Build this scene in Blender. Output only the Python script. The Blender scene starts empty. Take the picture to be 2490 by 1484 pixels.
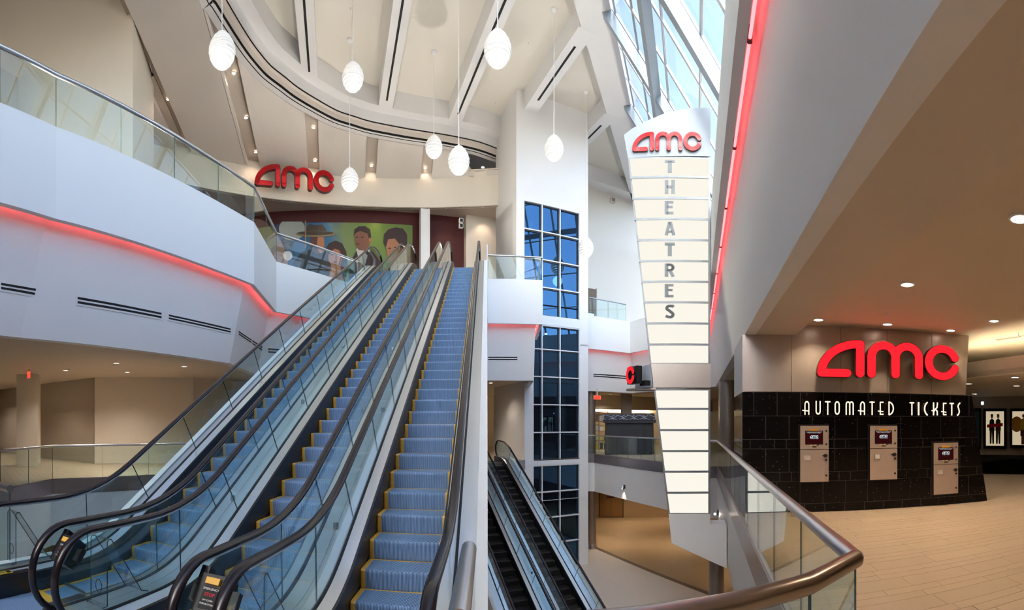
import bpy, math, random
from mathutils import Vector, Matrix, geometry
random.seed(7)
S = bpy.context.scene
COL = S.collection
sin, cos, tan, pi = math.sin, math.cos, math.tan, math.pi

# ------------------------------------------------------------------ camera, world, exposure
F, CX, CY, EYE = 1122.5, 1245.0, 1027.0, 2.05          # cylindrical panorama: pixels per radian, centre, horizon row, eye height
cam = bpy.data.cameras.new('camera')
cam.type = 'PANO'
cam.panorama_type = 'CENTRAL_CYLINDRICAL'
cam.central_cylindrical_range_u_min = -CX / F
cam.central_cylindrical_range_u_max = (2490 - CX) / F
cam.central_cylindrical_range_v_min = -(1484 - CY) / F
cam.central_cylindrical_range_v_max = CY / F
cam.central_cylindrical_radius = 1.0
cam.clip_start = 0.05
cam.clip_end = 400
camo = bpy.data.objects.new('camera', cam)
COL.objects.link(camo)
camo.location = (0, 0, EYE)
camo.rotation_euler = (pi / 2, 0, 0)
S.camera = camo
S.view_settings.view_transform = 'Standard'
S.view_settings.look = 'None'
S.view_settings.gamma = 1.0
S.view_settings.use_curve_mapping = False
S.view_settings.exposure = 0.5
S.cycles.max_bounces = 5
S.cycles.diffuse_bounces = 3
S.cycles.glossy_bounces = 2
S.cycles.transparent_max_bounces = 14
S.cycles.use_adaptive_sampling = True
S.cycles.adaptive_threshold = 0.25
S.cycles.light_sampling_threshold = 0.05
S.cycles.adaptive_min_samples = 8
S.cycles.use_denoising = True
S.cycles.transmission_bounces = 6
S.cycles.caustics_reflective = False
S.cycles.caustics_refractive = False
S.cycles.sample_clamp_indirect = 6.0

W = bpy.data.worlds.new('sky')
S.world = W
W.use_nodes = True
nt = W.node_tree
nt.nodes.clear()
sky = nt.nodes.new('ShaderNodeTexSky')
sky.sky_type = 'NISHITA'
sky.sun_disc = False
sky.sun_elevation = math.radians(42)
sky.sun_rotation = math.radians(205)
sky.air_density = 1.0
sky.dust_density = 3.0
sky.ozone_density = 2.0
bg = nt.nodes.new('ShaderNodeBackground')
SKY_STRENGTH = 0.62
bg.inputs['Strength'].default_value = SKY_STRENGTH
ow = nt.nodes.new('ShaderNodeOutputWorld')
bwn = nt.nodes.new('ShaderNodeRGBToBW'); hz = nt.nodes.new('ShaderNodeMix'); hz.data_type = 'RGBA'; hz.inputs[0].default_value = 0.3      # thin high haze
nt.links.new(sky.outputs[0], bwn.inputs[0]); nt.links.new(sky.outputs[0], hz.inputs[6]); nt.links.new(bwn.outputs[0], hz.inputs[7])
nt.links.new(hz.outputs[2], bg.inputs[0])
nt.links.new(bg.outputs[0], ow.inputs[0])

# ------------------------------------------------------------------ photo -> place
def az(px): return (px - CX) / F
def el(py): return (CY - py) / F
def pz(px, py, z):
    d = (z - EYE) / el(py); a = az(px)
    return Vector((d * sin(a), d * cos(a), z))
def pd(px, py, d):
    a = az(px)
    return Vector((d * sin(a), d * cos(a), EYE + el(py) * d))
def pplane(px, py, p0, nr):
    a = az(px); r = Vector((sin(a), cos(a), el(py))); o = Vector((0, 0, EYE))
    t = (Vector(p0) - o).dot(Vector(nr)) / r.dot(Vector(nr))
    return o + r * t
def V(*a): return Vector(a)
# three building directions
YE, YB, AW = math.radians(-3.11), math.radians(-21.94), 0.3985
def frame(yaw):
    D = Vector((sin(yaw), cos(yaw), 0)); R = Vector((cos(yaw), -sin(yaw), 0))
    return lambda u, v, z=0.0: R * u + D * v + Vector((0, 0, z))
EF = frame(YE)          # up escalators: x right of them, v along them
BF = frame(YB)          # beams, lift tower, down escalators
WF = frame(AW)          # right hand deck edge: u outwards (n), v along the edge (s)
def WN(n, s, z=0.0): return WF(n, s, z)
L0, SB, C1, NZ, F2 = -6.2, -2.3, 4.03, 6.55, 8.55
RAILH = 1.25

# ------------------------------------------------------------------ materials
MATS = {}
def nodes_of(name):
    m = bpy.data.materials.new(name); m.use_nodes = True
    t = m.node_tree; t.nodes.clear()
    o = t.nodes.new('ShaderNodeOutputMaterial')
    MATS[name] = m
    return m, t, o
def N(t, typ, **kw):
    n = t.nodes.new(typ)
    for k, v in kw.items():
        if k.startswith('i_'):
            n.inputs[k[2:].replace('_', ' ')].default_value = v
        else: setattr(n, k, v)
    return n
def rgba(c): return (c[0], c[1], c[2], 1.0)
def srgb(r, g, b):
    f = lambda c: (c / 255 / 12.92) if c / 255 <= 0.04045 else ((c / 255 + 0.055) / 1.055) ** 2.4
    return (f(r), f(g), f(b))
def plain(name, col, rough=0.5, metal=0.0, var=0.04, scale=6.0, bump=0.0, bscale=60.0, spec=0.5, coat=0.0, stretch=None):
    m, t, o = nodes_of(name)
    p = N(t, 'ShaderNodeBsdfPrincipled')
    p.inputs['Roughness'].default_value = rough
    p.inputs['Metallic'].default_value = metal
    p.inputs['Specular IOR Level'].default_value = spec
    p.inputs['Coat Weight'].default_value = coat
    tc = N(t, 'ShaderNodeTexCoord'); src = tc.outputs['Object']
    if stretch:
        mp = N(t, 'ShaderNodeMapping'); mp.inputs['Scale'].default_value = stretch
        t.links.new(src, mp.inputs[0]); src = mp.outputs[0]
    nz = N(t, 'ShaderNodeTexNoise'); nz.inputs['Scale'].default_value = scale; nz.inputs['Detail'].default_value = 3
    t.links.new(src, nz.inputs['Vector'])
    mx = N(t, 'ShaderNodeMix', data_type='RGBA')
    mx.inputs[6].default_value = rgba([c * (1 - var) for c in col]); mx.inputs[7].default_value = rgba([min(1, c * (1 + var)) for c in col])
    t.links.new(nz.outputs['Fac'], mx.inputs[0]); t.links.new(mx.outputs[2], p.inputs['Base Color'])
    if bump:
        nb = N(t, 'ShaderNodeTexNoise'); nb.inputs['Scale'].default_value = bscale
        t.links.new(src, nb.inputs['Vector'])
        b = N(t, 'ShaderNodeBump'); b.inputs['Strength'].default_value = bump; b.inputs['Distance'].default_value = 0.01
        t.links.new(nb.outputs['Fac'], b.inputs['Height']); t.links.new(b.outputs[0], p.inputs['Normal'])
    t.links.new(p.outputs[0], o.inputs[0])
    return m
def emit(name, col, strength, col2=None):
    m, t, o = nodes_of(name)
    e = N(t, 'ShaderNodeEmission'); e.inputs[1].default_value = strength
    tc = N(t, 'ShaderNodeTexCoord'); nz = N(t, 'ShaderNodeTexNoise'); nz.inputs['Scale'].default_value = 1.2
    t.links.new(tc.outputs['Object'], nz.inputs['Vector'])
    mx = N(t, 'ShaderNodeMix', data_type='RGBA'); mx.inputs[6].default_value = rgba(col); mx.inputs[7].default_value = rgba(col2 or col)
    t.links.new(nz.outputs['Fac'], mx.inputs[0]); t.links.new(mx.outputs[2], e.inputs[0])
    t.links.new(e.outputs[0], o.inputs[0])
    return m
def glass(name, tint, ior=1.5, gloss=1.0, rough=0.0):
    m, t, o = nodes_of(name)
    tr = N(t, 'ShaderNodeBsdfTransparent'); tr.inputs[0].default_value = rgba(tint)
    gl = N(t, 'ShaderNodeBsdfGlossy'); gl.inputs[0].default_value = (gloss, gloss, gloss, 1); gl.inputs['Roughness'].default_value = rough
    fr = N(t, 'ShaderNodeFresnel')      # same index seen from both faces of a thin sheet
    ge = N(t, 'ShaderNodeNewGeometry'); mi = N(t, 'ShaderNodeMix', data_type='FLOAT'); mi.inputs[2].default_value = ior; mi.inputs[3].default_value = 1 / ior
    t.links.new(ge.outputs['Backfacing'], mi.inputs[0]); t.links.new(mi.outputs[0], fr.inputs[0])
    mx = N(t, 'ShaderNodeMixShader')
    t.links.new(fr.outputs[0], mx.inputs[0]); t.links.new(tr.outputs[0], mx.inputs[1]); t.links.new(gl.outputs[0], mx.inputs[2])
    t.links.new(mx.outputs[0], o.inputs[0])
    return m
plain('white_paint', (0.82, 0.82, 0.82), 0.55, var=0.015, scale=0.7, bump=0.02, bscale=220)
plain('warm_paint', (0.80, 0.73, 0.63), 0.6, var=0.02, scale=0.7, bump=0.02, bscale=200)
plain('tan_paint', (0.66, 0.57, 0.46), 0.6, var=0.02, scale=0.7)
plain('cream_paint', (0.80, 0.76, 0.68), 0.6, var=0.02, scale=0.5)
plain('panel_paint', (0.74, 0.68, 0.62), 0.6, var=0.02, scale=0.6)
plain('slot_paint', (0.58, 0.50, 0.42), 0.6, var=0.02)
plain('maroon_paint', (0.075, 0.012, 0.012), 0.7, var=0.08)
plain('dark_wall', (0.20, 0.15, 0.11), 0.7, var=0.05)
plain('brown_metal', (0.34, 0.29, 0.25), 0.35, metal=0.7, var=0.05, scale=3, stretch=(1, 1, 0.1))
plain('steel', (0.80, 0.82, 0.86), 0.32, metal=1.0, var=0.05, scale=30, stretch=(1, 1, 0.05))
plain('satin_steel', (0.76, 0.79, 0.83), 0.36, metal=1.0, var=0.06, scale=40)
plain('rail_metal', (0.60, 0.60, 0.62), 0.3, metal=1.0, var=0.04, scale=20)
plain('bronze_rail', (0.36, 0.31, 0.28), 0.3, metal=1.0, var=0.06, scale=10)
plain('band_metal', (0.40, 0.37, 0.38), 0.3, metal=0.85, var=0.10, scale=1.2)
plain('panel_metal', (0.52, 0.46, 0.41), 0.36, metal=0.7, var=0.03, scale=20, stretch=(1, 1, 0.06))
plain('kiosk_metal', (0.60, 0.50, 0.45), 0.4, metal=0.45, var=0.03, scale=40, stretch=(0.2, 1, 1))
plain('pylon_metal', (0.36, 0.40, 0.45), 0.45, metal=0.2, var=0.02)
plain('pylon_frame', (0.27, 0.29, 0.31), 0.4, metal=0.4, var=0.02)
plain('sky_steel', (0.27, 0.33, 0.39), 0.35, metal=0.25, var=0.03)
plain('sky_mullion', (0.50, 0.53, 0.56), 0.35, metal=0.1, var=0.02)
plain('mullion_white', (0.80, 0.82, 0.85), 0.35, var=0.02)
plain('mullion_dark', (0.03, 0.04, 0.06), 0.4, var=0.05)
plain('rubber', (0.010, 0.008, 0.012), 0.24, var=0.1, spec=0.45)
plain('black_plastic', (0.012, 0.012, 0.014), 0.35, var=0.1)
plain('black_matte', (0.008, 0.008, 0.010), 0.7, var=0.1)
plain('skirt_black', (0.010, 0.012, 0.016), 0.3, var=0.1)
plain('gasket', (0.008, 0.008, 0.010), 0.45, var=0.1)
plain('yellow_plastic', (0.72, 0.40, 0.05), 0.45, var=0.08, scale=40)
plain('yellow_label', (0.85, 0.65, 0.05), 0.5, var=0.03)
plain('glass_edge', (0.05, 0.11, 0.11), 0.15, var=0.05)
plain('red_face', (0.85, 0.008, 0.02), 0.22, var=0.03, coat=0.4)
plain('red_return', (0.10, 0.012, 0.014), 0.35, var=0.1)
plain('letter_grey', (0.22, 0.24, 0.25), 0.45, var=0.03)
plain('letter_brown', (0.10, 0.06, 0.045), 0.25, metal=0.5, var=0.1)
plain('drape', (0.035, 0.037, 0.045), 0.85, var=0.15, scale=3)
plain('drape_swirl', (0.30, 0.36, 0.46), 0.7, var=0.1)
plain('plywood', (0.30, 0.16, 0.06), 0.6, var=0.25, scale=5, stretch=(6, 6, 0.4))
plain('teal_paint', (0.02, 0.09, 0.11), 0.5)
plain('paper', (0.80, 0.78, 0.72), 0.7, var=0.03)
plain('lower_tan', (0.46, 0.335, 0.20), 0.42, var=0.05, scale=1.0)
plain('lower_pale', (0.68, 0.60, 0.52), 0.42, var=0.03, scale=1.0)
plain('grout_dark', (0.13, 0.11, 0.10), 0.7, var=0.1)
plain('grout', (0.20, 0.13, 0.075), 0.8, var=0.1)
plain('lower_band', (0.17, 0.12, 0.09), 0.45, var=0.05)
plain('black_floor', (0.006, 0.006, 0.006), 0.06, var=0.1)
plain('carpet', (0.12, 0.09, 0.08), 0.9, var=0.3, scale=80)
plain('orange_tag', (0.85, 0.40, 0.03), 0.5, var=0.02)
plain('screen_glass', (0.09, 0.010, 0.012), 0.12, var=0.4, scale=4)
plain('bronze_wall', (0.42, 0.36, 0.29), 0.6, var=0.02)
plain('lamp_white', (0.86, 0.87, 0.88), 0.4, var=0.01)
glass('clear_glass', (0.90, 0.965, 0.955), 1.42, 1.0)
glass('esc_glass', (0.86, 0.955, 0.965), 1.45, 1.0)
glass('roof_glass', (0.93, 0.975, 1.0), 1.3, 1.0)
glass('acrylic', (0.93, 0.95, 0.98), 1.35, 1.0)
emit('neon_red', (1.0, 0.10, 0.11), 4.2)
emit('neon_core', (1.0, 0.30, 0.32), 10.0)
emit('lamp_glow', (1.0, 0.95, 0.86), 3.0)
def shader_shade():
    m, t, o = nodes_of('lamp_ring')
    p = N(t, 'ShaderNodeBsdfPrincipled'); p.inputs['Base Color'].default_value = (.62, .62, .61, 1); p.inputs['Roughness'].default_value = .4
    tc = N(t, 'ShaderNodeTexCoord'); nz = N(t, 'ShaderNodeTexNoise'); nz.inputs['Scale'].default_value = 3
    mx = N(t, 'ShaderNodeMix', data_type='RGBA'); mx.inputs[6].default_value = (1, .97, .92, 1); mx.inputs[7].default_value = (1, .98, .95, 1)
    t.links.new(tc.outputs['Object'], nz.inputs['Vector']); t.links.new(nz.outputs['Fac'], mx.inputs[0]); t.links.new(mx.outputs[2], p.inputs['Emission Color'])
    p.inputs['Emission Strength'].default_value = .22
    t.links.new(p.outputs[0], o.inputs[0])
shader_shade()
emit('down_glow', (1.0, 0.86, 0.68), 7.0)
emit('sign_white', (1.0, 0.955, 0.83), 0.69, (1.0, 0.96, 0.86))
emit('letter_glow', (1.0, 0.88, 0.68), .8)
emit('red_glow', (1.0, 0.012, 0.02), 1.3)
emit('exit_red', (1.0, 0.06, 0.03), 1.4)
emit('cove_glow', (1.0, 0.83, 0.55), 14.0)
emit('screen_red', (0.10, 0.008, 0.008), 0.3, (0.03, 0.008, 0.010))
emit('screen_text', (0.75, 0.90, 1.0), 0.6)
emit('blue_lamp', (0.6, 0.75, 1.0), 3.0)
emit('poster_back', (0.95, 0.80, 0.55), 0.42, (0.85, 0.66, 0.42))
def shader_lift_glass():
    m, t, o = nodes_of('lift_glass')
    d = N(t, 'ShaderNodeBsdfDiffuse'); d.inputs[0].default_value = (0.010, 0.013, 0.020, 1)
    g = N(t, 'ShaderNodeBsdfGlossy'); g.inputs[0].default_value = (0.16, 0.42, 0.80, 1); g.inputs['Roughness'].default_value = .01
    tc = N(t, 'ShaderNodeTexCoord'); nz = N(t, 'ShaderNodeTexNoise'); nz.inputs['Scale'].default_value = 0.6
    b = N(t, 'ShaderNodeBump'); b.inputs['Strength'].default_value = 0.02; b.inputs['Distance'].default_value = 0.02
    t.links.new(tc.outputs['Object'], nz.inputs['Vector']); t.links.new(nz.outputs['Fac'], b.inputs['Height']); t.links.new(b.outputs[0], g.inputs['Normal'])
    mx = N(t, 'ShaderNodeMixShader'); mx.inputs[0].default_value = .25
    t.links.new(d.outputs[0], mx.inputs[1]); t.links.new(g.outputs[0], mx.inputs[2]); t.links.new(mx.outputs[0], o.inputs[0])
shader_lift_glass()
def shader_tread(name, light, dark, pitch=0.0155):
    m, t, o = nodes_of(name)
    p = N(t, 'ShaderNodeBsdfPrincipled'); p.inputs['Roughness'].default_value = 0.42; p.inputs['Metallic'].default_value = 0.1
    tc = N(t, 'ShaderNodeTexCoord'); w = N(t, 'ShaderNodeTexWave'); w.wave_type = 'BANDS'; w.bands_direction = 'X'
    w.inputs['Scale'].default_value = 1.0 / pitch * 0.314159 ; w.inputs['Distortion'].default_value = 0
    t.links.new(tc.outputs['Object'], w.inputs['Vector'])
    r = N(t, 'ShaderNodeValToRGB'); r.color_ramp.elements[0].position = 0.25; r.color_ramp.elements[1].position = 0.7
    r.color_ramp.elements[0].color = rgba(dark); r.color_ramp.elements[1].color = rgba(light)
    t.links.new(w.outputs['Fac'], r.inputs[0]); t.links.new(r.outputs[0], p.inputs['Base Color'])
    b = N(t, 'ShaderNodeBump'); b.inputs['Strength'].default_value = 0.6; b.inputs['Distance'].default_value = 0.006
    t.links.new(w.outputs['Fac'], b.inputs['Height']); t.links.new(b.outputs[0], p.inputs['Normal'])
    t.links.new(p.outputs[0], o.inputs[0])
shader_tread('sky_tint_tread', (0.29, 0.46, 0.74), (0.055, 0.10, 0.19))  # blue of the reflected sky is put into the tread colour
shader_tread('black_tread', (0.05, 0.045, 0.045), (0.006, 0.006, 0.007))
def shader_granite():
    m, t, o = nodes_of('granite')
    p = N(t, 'ShaderNodeBsdfPrincipled'); p.inputs['Roughness'].default_value = 0.12; p.inputs['IOR'].default_value = 1.28
    tc = N(t, 'ShaderNodeTexCoord'); v = N(t, 'ShaderNodeTexVoronoi'); v.inputs['Scale'].default_value = 15.0
    t.links.new(tc.outputs['Object'], v.inputs['Vector'])
    r = N(t, 'ShaderNodeValToRGB'); r.color_ramp.interpolation = 'LINEAR'
    r.color_ramp.elements[0].position = 0.0; r.color_ramp.elements[0].color = (1.0, 0.92, 0.85, 1)
    r.color_ramp.elements[1].position = 0.13; r.color_ramp.elements[1].color = (0.006, 0.005, 0.005, 1)
    t.links.new(v.outputs['Distance'], r.inputs[0])
    # only some cells carry a fleck
    s = N(t, 'ShaderNodeSeparateColor'); t.links.new(v.outputs['Color'], s.inputs[0])
    c = N(t, 'ShaderNodeMath', operation='GREATER_THAN'); c.inputs[1].default_value = 0.5; t.links.new(s.outputs[0], c.inputs[0])
    mx = N(t, 'ShaderNodeMix', data_type='RGBA'); mx.inputs[6].default_value = (0.006, 0.005, 0.005, 1)
    t.links.new(c.outputs[0], mx.inputs[0]); t.links.new(r.outputs[0], mx.inputs[7])
    t.links.new(mx.outputs[2], p.inputs['Base Color']); t.links.new(p.outputs[0], o.inputs[0])
shader_granite()
def shader_planks(name, col, rot, joints=True):
    m, t, o = nodes_of(name)
    p = N(t, 'ShaderNodeBsdfPrincipled'); p.inputs['Roughness'].default_value = 0.36
    tc = N(t, 'ShaderNodeTexCoord')
    if joints:
        mp = N(t, 'ShaderNodeMapping'); mp.inputs['Rotation'].default_value = (0, 0, rot)
        br = N(t, 'ShaderNodeTexBrick'); br.inputs['Scale'].default_value = 1.0
        br.inputs['Brick Width'].default_value = 0.9; br.inputs['Row Height'].default_value = 0.24
        br.inputs['Mortar Size'].default_value = 0.006; br.inputs['Color1'].default_value = rgba(col); br.inputs['Color2'].default_value = rgba([c * 0.93 for c in col])
        br.inputs['Mortar'].default_value = rgba([c * 0.42 for c in col])
        t.links.new(tc.outputs['Object'], mp.inputs[0]); t.links.new(mp.outputs[0], br.inputs[0]); t.links.new(br.outputs[0], p.inputs['Base Color'])
    else:
        nz = N(t, 'ShaderNodeTexNoise'); nz.inputs['Scale'].default_value = 2.5; nz.inputs['Detail'].default_value = 5
        oi = N(t, 'ShaderNodeObjectInfo')
        ad = N(t, 'ShaderNodeMath', operation='ADD'); t.links.new(nz.outputs['Fac'], ad.inputs[0]); t.links.new(oi.outputs['Random'], ad.inputs[1])
        ml = N(t, 'ShaderNodeMath', operation='MULTIPLY'); ml.inputs[1].default_value = 0.5; t.links.new(ad.outputs[0], ml.inputs[0])
        mx = N(t, 'ShaderNodeMix', data_type='RGBA'); mx.inputs[6].default_value = rgba([c * 0.93 for c in col]); mx.inputs[7].default_value = rgba([c * 1.05 for c in col])
        t.links.new(tc.outputs['Object'], nz.inputs['Vector']); t.links.new(ml.outputs[0], mx.inputs[0]); t.links.new(mx.outputs[2], p.inputs['Base Color'])
    t.links.new(p.outputs[0], o.inputs[0])
shader_planks('floor_tile', (0.56, 0.44, 0.315), -(-AW), True)
shader_planks('plank_tile', (0.56, 0.44, 0.315), 0, False)

# ------------------------------------------------------------------ mesh helpers
class MB:
    def __init__(s): s.v = []; s.f = []
    def add(s, vs, fs):
        b = len(s.v); s.v += [Vector(v) for v in vs]; s.f += [tuple(b + i for i in f) for f in fs]; return s
    def quad(s, a, b, c, d): return s.add([a, b, c, d], [(0, 1, 2, 3)])
    def poly(s, pts): return s.add(pts, [tuple(range(len(pts)))])
    def hexa(s, p):     # 8 corners: bottom ring 0-3, top ring 4-7
        return s.add(p, [(3, 2, 1, 0), (4, 5, 6, 7), (0, 1, 5, 4), (1, 2, 6, 5), (2, 3, 7, 6), (3, 0, 4, 7)])
    def box(s, fr, u0, u1, v0, v1, z0, z1):
        return s.hexa([fr(u0, v0, z0), fr(u1, v0, z0), fr(u1, v1, z0), fr(u0, v1, z0), fr(u0, v0, z1), fr(u1, v0, z1), fr(u1, v1, z1), fr(u0, v1, z1)])
    def prism(s, ring, off):   # ring of points, thickness vector
        n = len(ring); off = Vector(off); a = [Vector(p) for p in ring]; b = [p + off for p in a]
        return s.add(a + b, [tuple(range(n))[::-1], tuple(range(n, 2 * n))] + [(i, (i + 1) % n, n + (i + 1) % n, n + i) for i in range(n)])
    def slab(s, ring, z0, z1):
        return s.prism([Vector((p[0], p[1], z0)) for p in ring], (0, 0, z1 - z0))
    def grid(s, rows, close=False):
        n = len(rows[0]); vs = [p for r in rows for p in r]; fs = []
        for i in range(len(rows) - 1):
            for j in range(n if close else n - 1):
                k = (j + 1) % n
                fs.append((i * n + j, i * n + k, (i + 1) * n + k, (i + 1) * n + j))
        return s.add(vs, fs)
    def sweep(s, path, prof, up=Vector((0, 0, 1)), cap=True, side=None):
        """prof: list of (a,b); a along the side vector, b along the normal"""
        path = [Vector(p) for p in path]; rows = []
        for i, p in enumerate(path):
            t = (path[min(i + 1, len(path) - 1)] - path[max(i - 1, 0)]).normalized()
            sd = side if side is not None else t.cross(up)
            if sd.length < 1e-6: sd = Vector((1, 0, 0))
            sd = sd.normalized(); nm = sd.cross(t).normalized()
            k = 1.0
            if 0 < i < len(path) - 1:
                t1 = (path[i] - path[i - 1]).normalized(); t2 = (path[i + 1] - path[i]).normalized()
                c = math.sqrt(max(0.1, (1 + t1.dot(t2)) / 2)); k = 1.0 / c
                bend = (t2 - t1)
                kb = bend.normalized() if bend.length > 1e-5 else None
            else: kb = None
            row = []
            for a, b in prof:
                o = sd * a + nm * b
                if kb is not None and k > 1.001: o = o + kb * (o.dot(kb) * (k - 1))
                row.append(p + o)
            rows.append(row)
        s.grid(rows, close=True)
        if cap:
            s.poly(rows[0][::-1]); s.poly(rows[-1])
        return s
    def tube(s, path, r, n=10, cap=True):
        return s.sweep(path, [(r * cos(2 * pi * i / n), r * sin(2 * pi * i / n)) for i in range(n)], cap=cap)
    def lathe(s, prof, c=(0, 0, 0), n=24):
        c = Vector(c); rows = [[c + Vector((r * cos(2 * pi * i / n), r * sin(2 * pi * i / n), z)) for i in range(n)] for r, z in prof]
        return s.grid(rows, close=True)
    def disc(s, c, r, nrm=Vector((0, 0, 1)), n=20):
        c = Vector(c); nrm = Vector(nrm).normalized(); a = nrm.orthogonal().normalized(); b = nrm.cross(a)
        return s.poly([c + a * (r * cos(2 * pi * i / n)) + b * (r * sin(2 * pi * i / n)) for i in range(n)])
    def mesh(s, name, off=Vector((0, 0, 0)), smooth=False):
        me = bpy.data.meshes.new(name); me.from_pydata([tuple(v - off) for v in s.v], [], s.f); me.update()
        if smooth:
            for p in me.polygons: p.use_smooth = True
        return me
def wloc(o):
    l = Vector((0, 0, 0))
    while o is not None: l += o.location; o = o.parent
    return l
def obj(name, mb, m, parent=None, smooth=False, label=None):
    off = wloc(parent) if parent else Vector((0, 0, 0))
    me = mb.mesh(name, off, smooth); me.materials.append(MATS[m])
    o = bpy.data.objects.new(name, me); COL.objects.link(o)
    if parent: o.parent = parent
    if smooth == 'auto' or smooth is True:
        try:
            me.shade_auto = None
        except Exception: pass
    if label: o['label'] = label
    return o
def sharp(o, deg=35):
    """smooth shading with sharp edges kept"""
    me = o.data; a = math.radians(deg)
    import bmesh
    bm = bmesh.new(); bm.from_mesh(me); bmesh.ops.remove_doubles(bm, verts=bm.verts, dist=1e-5); bmesh.ops.recalc_face_normals(bm, faces=bm.faces)
    for e in bm.edges:
        if len(e.link_faces) == 2: e.smooth = e.calc_face_angle(0) < a
    for f in bm.faces: f.smooth = True
    bm.to_mesh(me); bm.free(); return o
def fixn(o):
    import bmesh
    bm = bmesh.new(); bm.from_mesh(o.data); bmesh.ops.recalc_face_normals(bm, faces=bm.faces); bm.to_mesh(o.data); bm.free(); return o
def thing(name, label, cat, loc=(0, 0, 0), group=None, kind=None):
    o = bpy.data.objects.new(name, None); COL.objects.link(o); o.location = Vector(loc); o.empty_display_size = 0.2
    o['label'] = label; o['category'] = cat
    if group: o['group'] = group
    if kind: o['kind'] = kind
    return o
def tag(o, label, cat, group=None, kind=None):
    o['label'] = label; o['category'] = cat
    if group: o['group'] = group
    if kind: o['kind'] = kind
    return o
def recenter(o, p):
    p = Vector(p); d = p - o.location
    o.data.transform(Matrix.Translation(-d)); o.location = p; return o
def struct(name, mb, m, label=None, parent=None, cat=None):
    o = obj(name, mb, m, parent)
    if parent is None:
        o['kind'] = 'structure'
        if label: o['label'] = label
        if cat: o['category'] = cat
    return fixn(o)
def spot(parent, loc, energy, col=(1, 0.80, 0.58), angle=110, blend=0.7, size=0.06, aim=None, name='bulb_light'):
    l = bpy.data.lights.new(name, 'SPOT'); l.energy = energy; l.color = col; l.spot_size = math.radians(angle); l.spot_blend = blend; l.shadow_soft_size = size
    o = bpy.data.objects.new(name, l); COL.objects.link(o)
    off = wloc(parent) if parent else Vector((0, 0, 0))
    o.location = Vector(loc) - off
    if parent: o.parent = parent
    if aim is not None:
        o.rotation_euler = (Vector(aim) - Vector(loc)).to_track_quat('-Z', 'Y').to_euler()
    return o
def point(parent, loc, energy, col=(1, 0.93, 0.82), size=0.25, name='bulb_light'):
    l = bpy.data.lights.new(name, 'POINT'); l.energy = energy; l.color = col; l.shadow_soft_size = size
    o = bpy.data.objects.new(name, l); COL.objects.link(o)
    off = wloc(parent) if parent else Vector((0, 0, 0))
    o.location = Vector(loc) - off
    if parent: o.parent = parent
    return o
def with_hole(outer, hole, z):
    a = [Vector((p[0], p[1], z)) for p in outer]; b = [Vector((p[0], p[1], z)) for p in hole]
    tri = geometry.tessellate_polygon([a, b]); return MB().add(a + b, tri)
def offset_ring(pts, offs):
    """closed ring; offs[i] pushes edge i (pts[i]->pts[i+1]) to its right hand side when positive"""
    n = len(pts); out = []
    L = []
    for i in range(n):
        a = Vector(pts[i][:2]); b = Vector(pts[(i + 1) % n][:2]); t = (b - a).normalized(); r = Vector((t.y, -t.x))
        L.append((a + r * offs[i], t))
    for i in range(n):
        (p, t), (q, u) = L[i - 1], L[i]
        den = t.x * u.y - t.y * u.x
        if abs(den) < 0.02: out.append(q.copy())
        else:
            k = ((q - p).x * u.y - (q - p).y * u.x) / den
            out.append(p + t * k)
    return out
# ================================================================== THE SETTING
def xy(p): return (p[0], p[1])
OUT = [(-48, -16), (46, -16), (46, 56), (-48, 56)]
# ---- level 1: edge of the opening (counter clockwise), measured from the handrails
E_R0 = WN(0.98, 2.72); E_R1 = WN(0.98, 20.9)
H1 = [(-0.29, 3.15), (-0.23, 1.95), (0.41, 1.92), (1.47, 1.95), xy(E_R0), xy(E_R1), (8.45, 19.05), (5.16, 28.5), (4.6, 28.7),
      xy(BF(13.97, 24.9)), xy(BF(13.97, 22.9)), xy(BF(9.95, 22.9)), xy(BF(8.9, 21.9)), xy(BF(5.1, 21.9)), (-9.3, 20.3), (-11.7, 14.05), (-13.7, 8.87), (-12.4, 6.15), (-10.8, 2.9), (-5.25, 2.7), (-5.2, 3.3)]
floor = struct('floor', with_hole(OUT, H1, -0.006), 'floor_tile', 'tan plank tiled floor of the ticket level', cat='floor')
def rim(name, ring, z0, z1, th, m, label, skip=()):
    o2 = offset_ring(ring, [-th] * len(ring)); n = len(ring); mb = MB()
    for i in range(n):
        if i in skip: continue
        a, b = ring[i], ring[(i + 1) % n]; c, d = o2[(i + 1) % n], o2[i]
        mb.slab([a, b, c, d], z0, z1)
    return struct(name, mb, m, label, cat='trim')
rim('trim_1', H1, -0.48, 0.02, 0.05, 'band_metal', 'dark metal edge band of the ticket level floor', skip=(9, 10))
rim('trim_2', H1, SB, -0.48, 0.015, 'white_paint', 'white fascia under the metal band of the ticket level', skip=(9, 10))
struct('ceiling_lower', with_hole(OUT, H1, SB), 'warm_paint', 'ceiling of the lowest level under the ticket floor', cat='ceiling')
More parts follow.
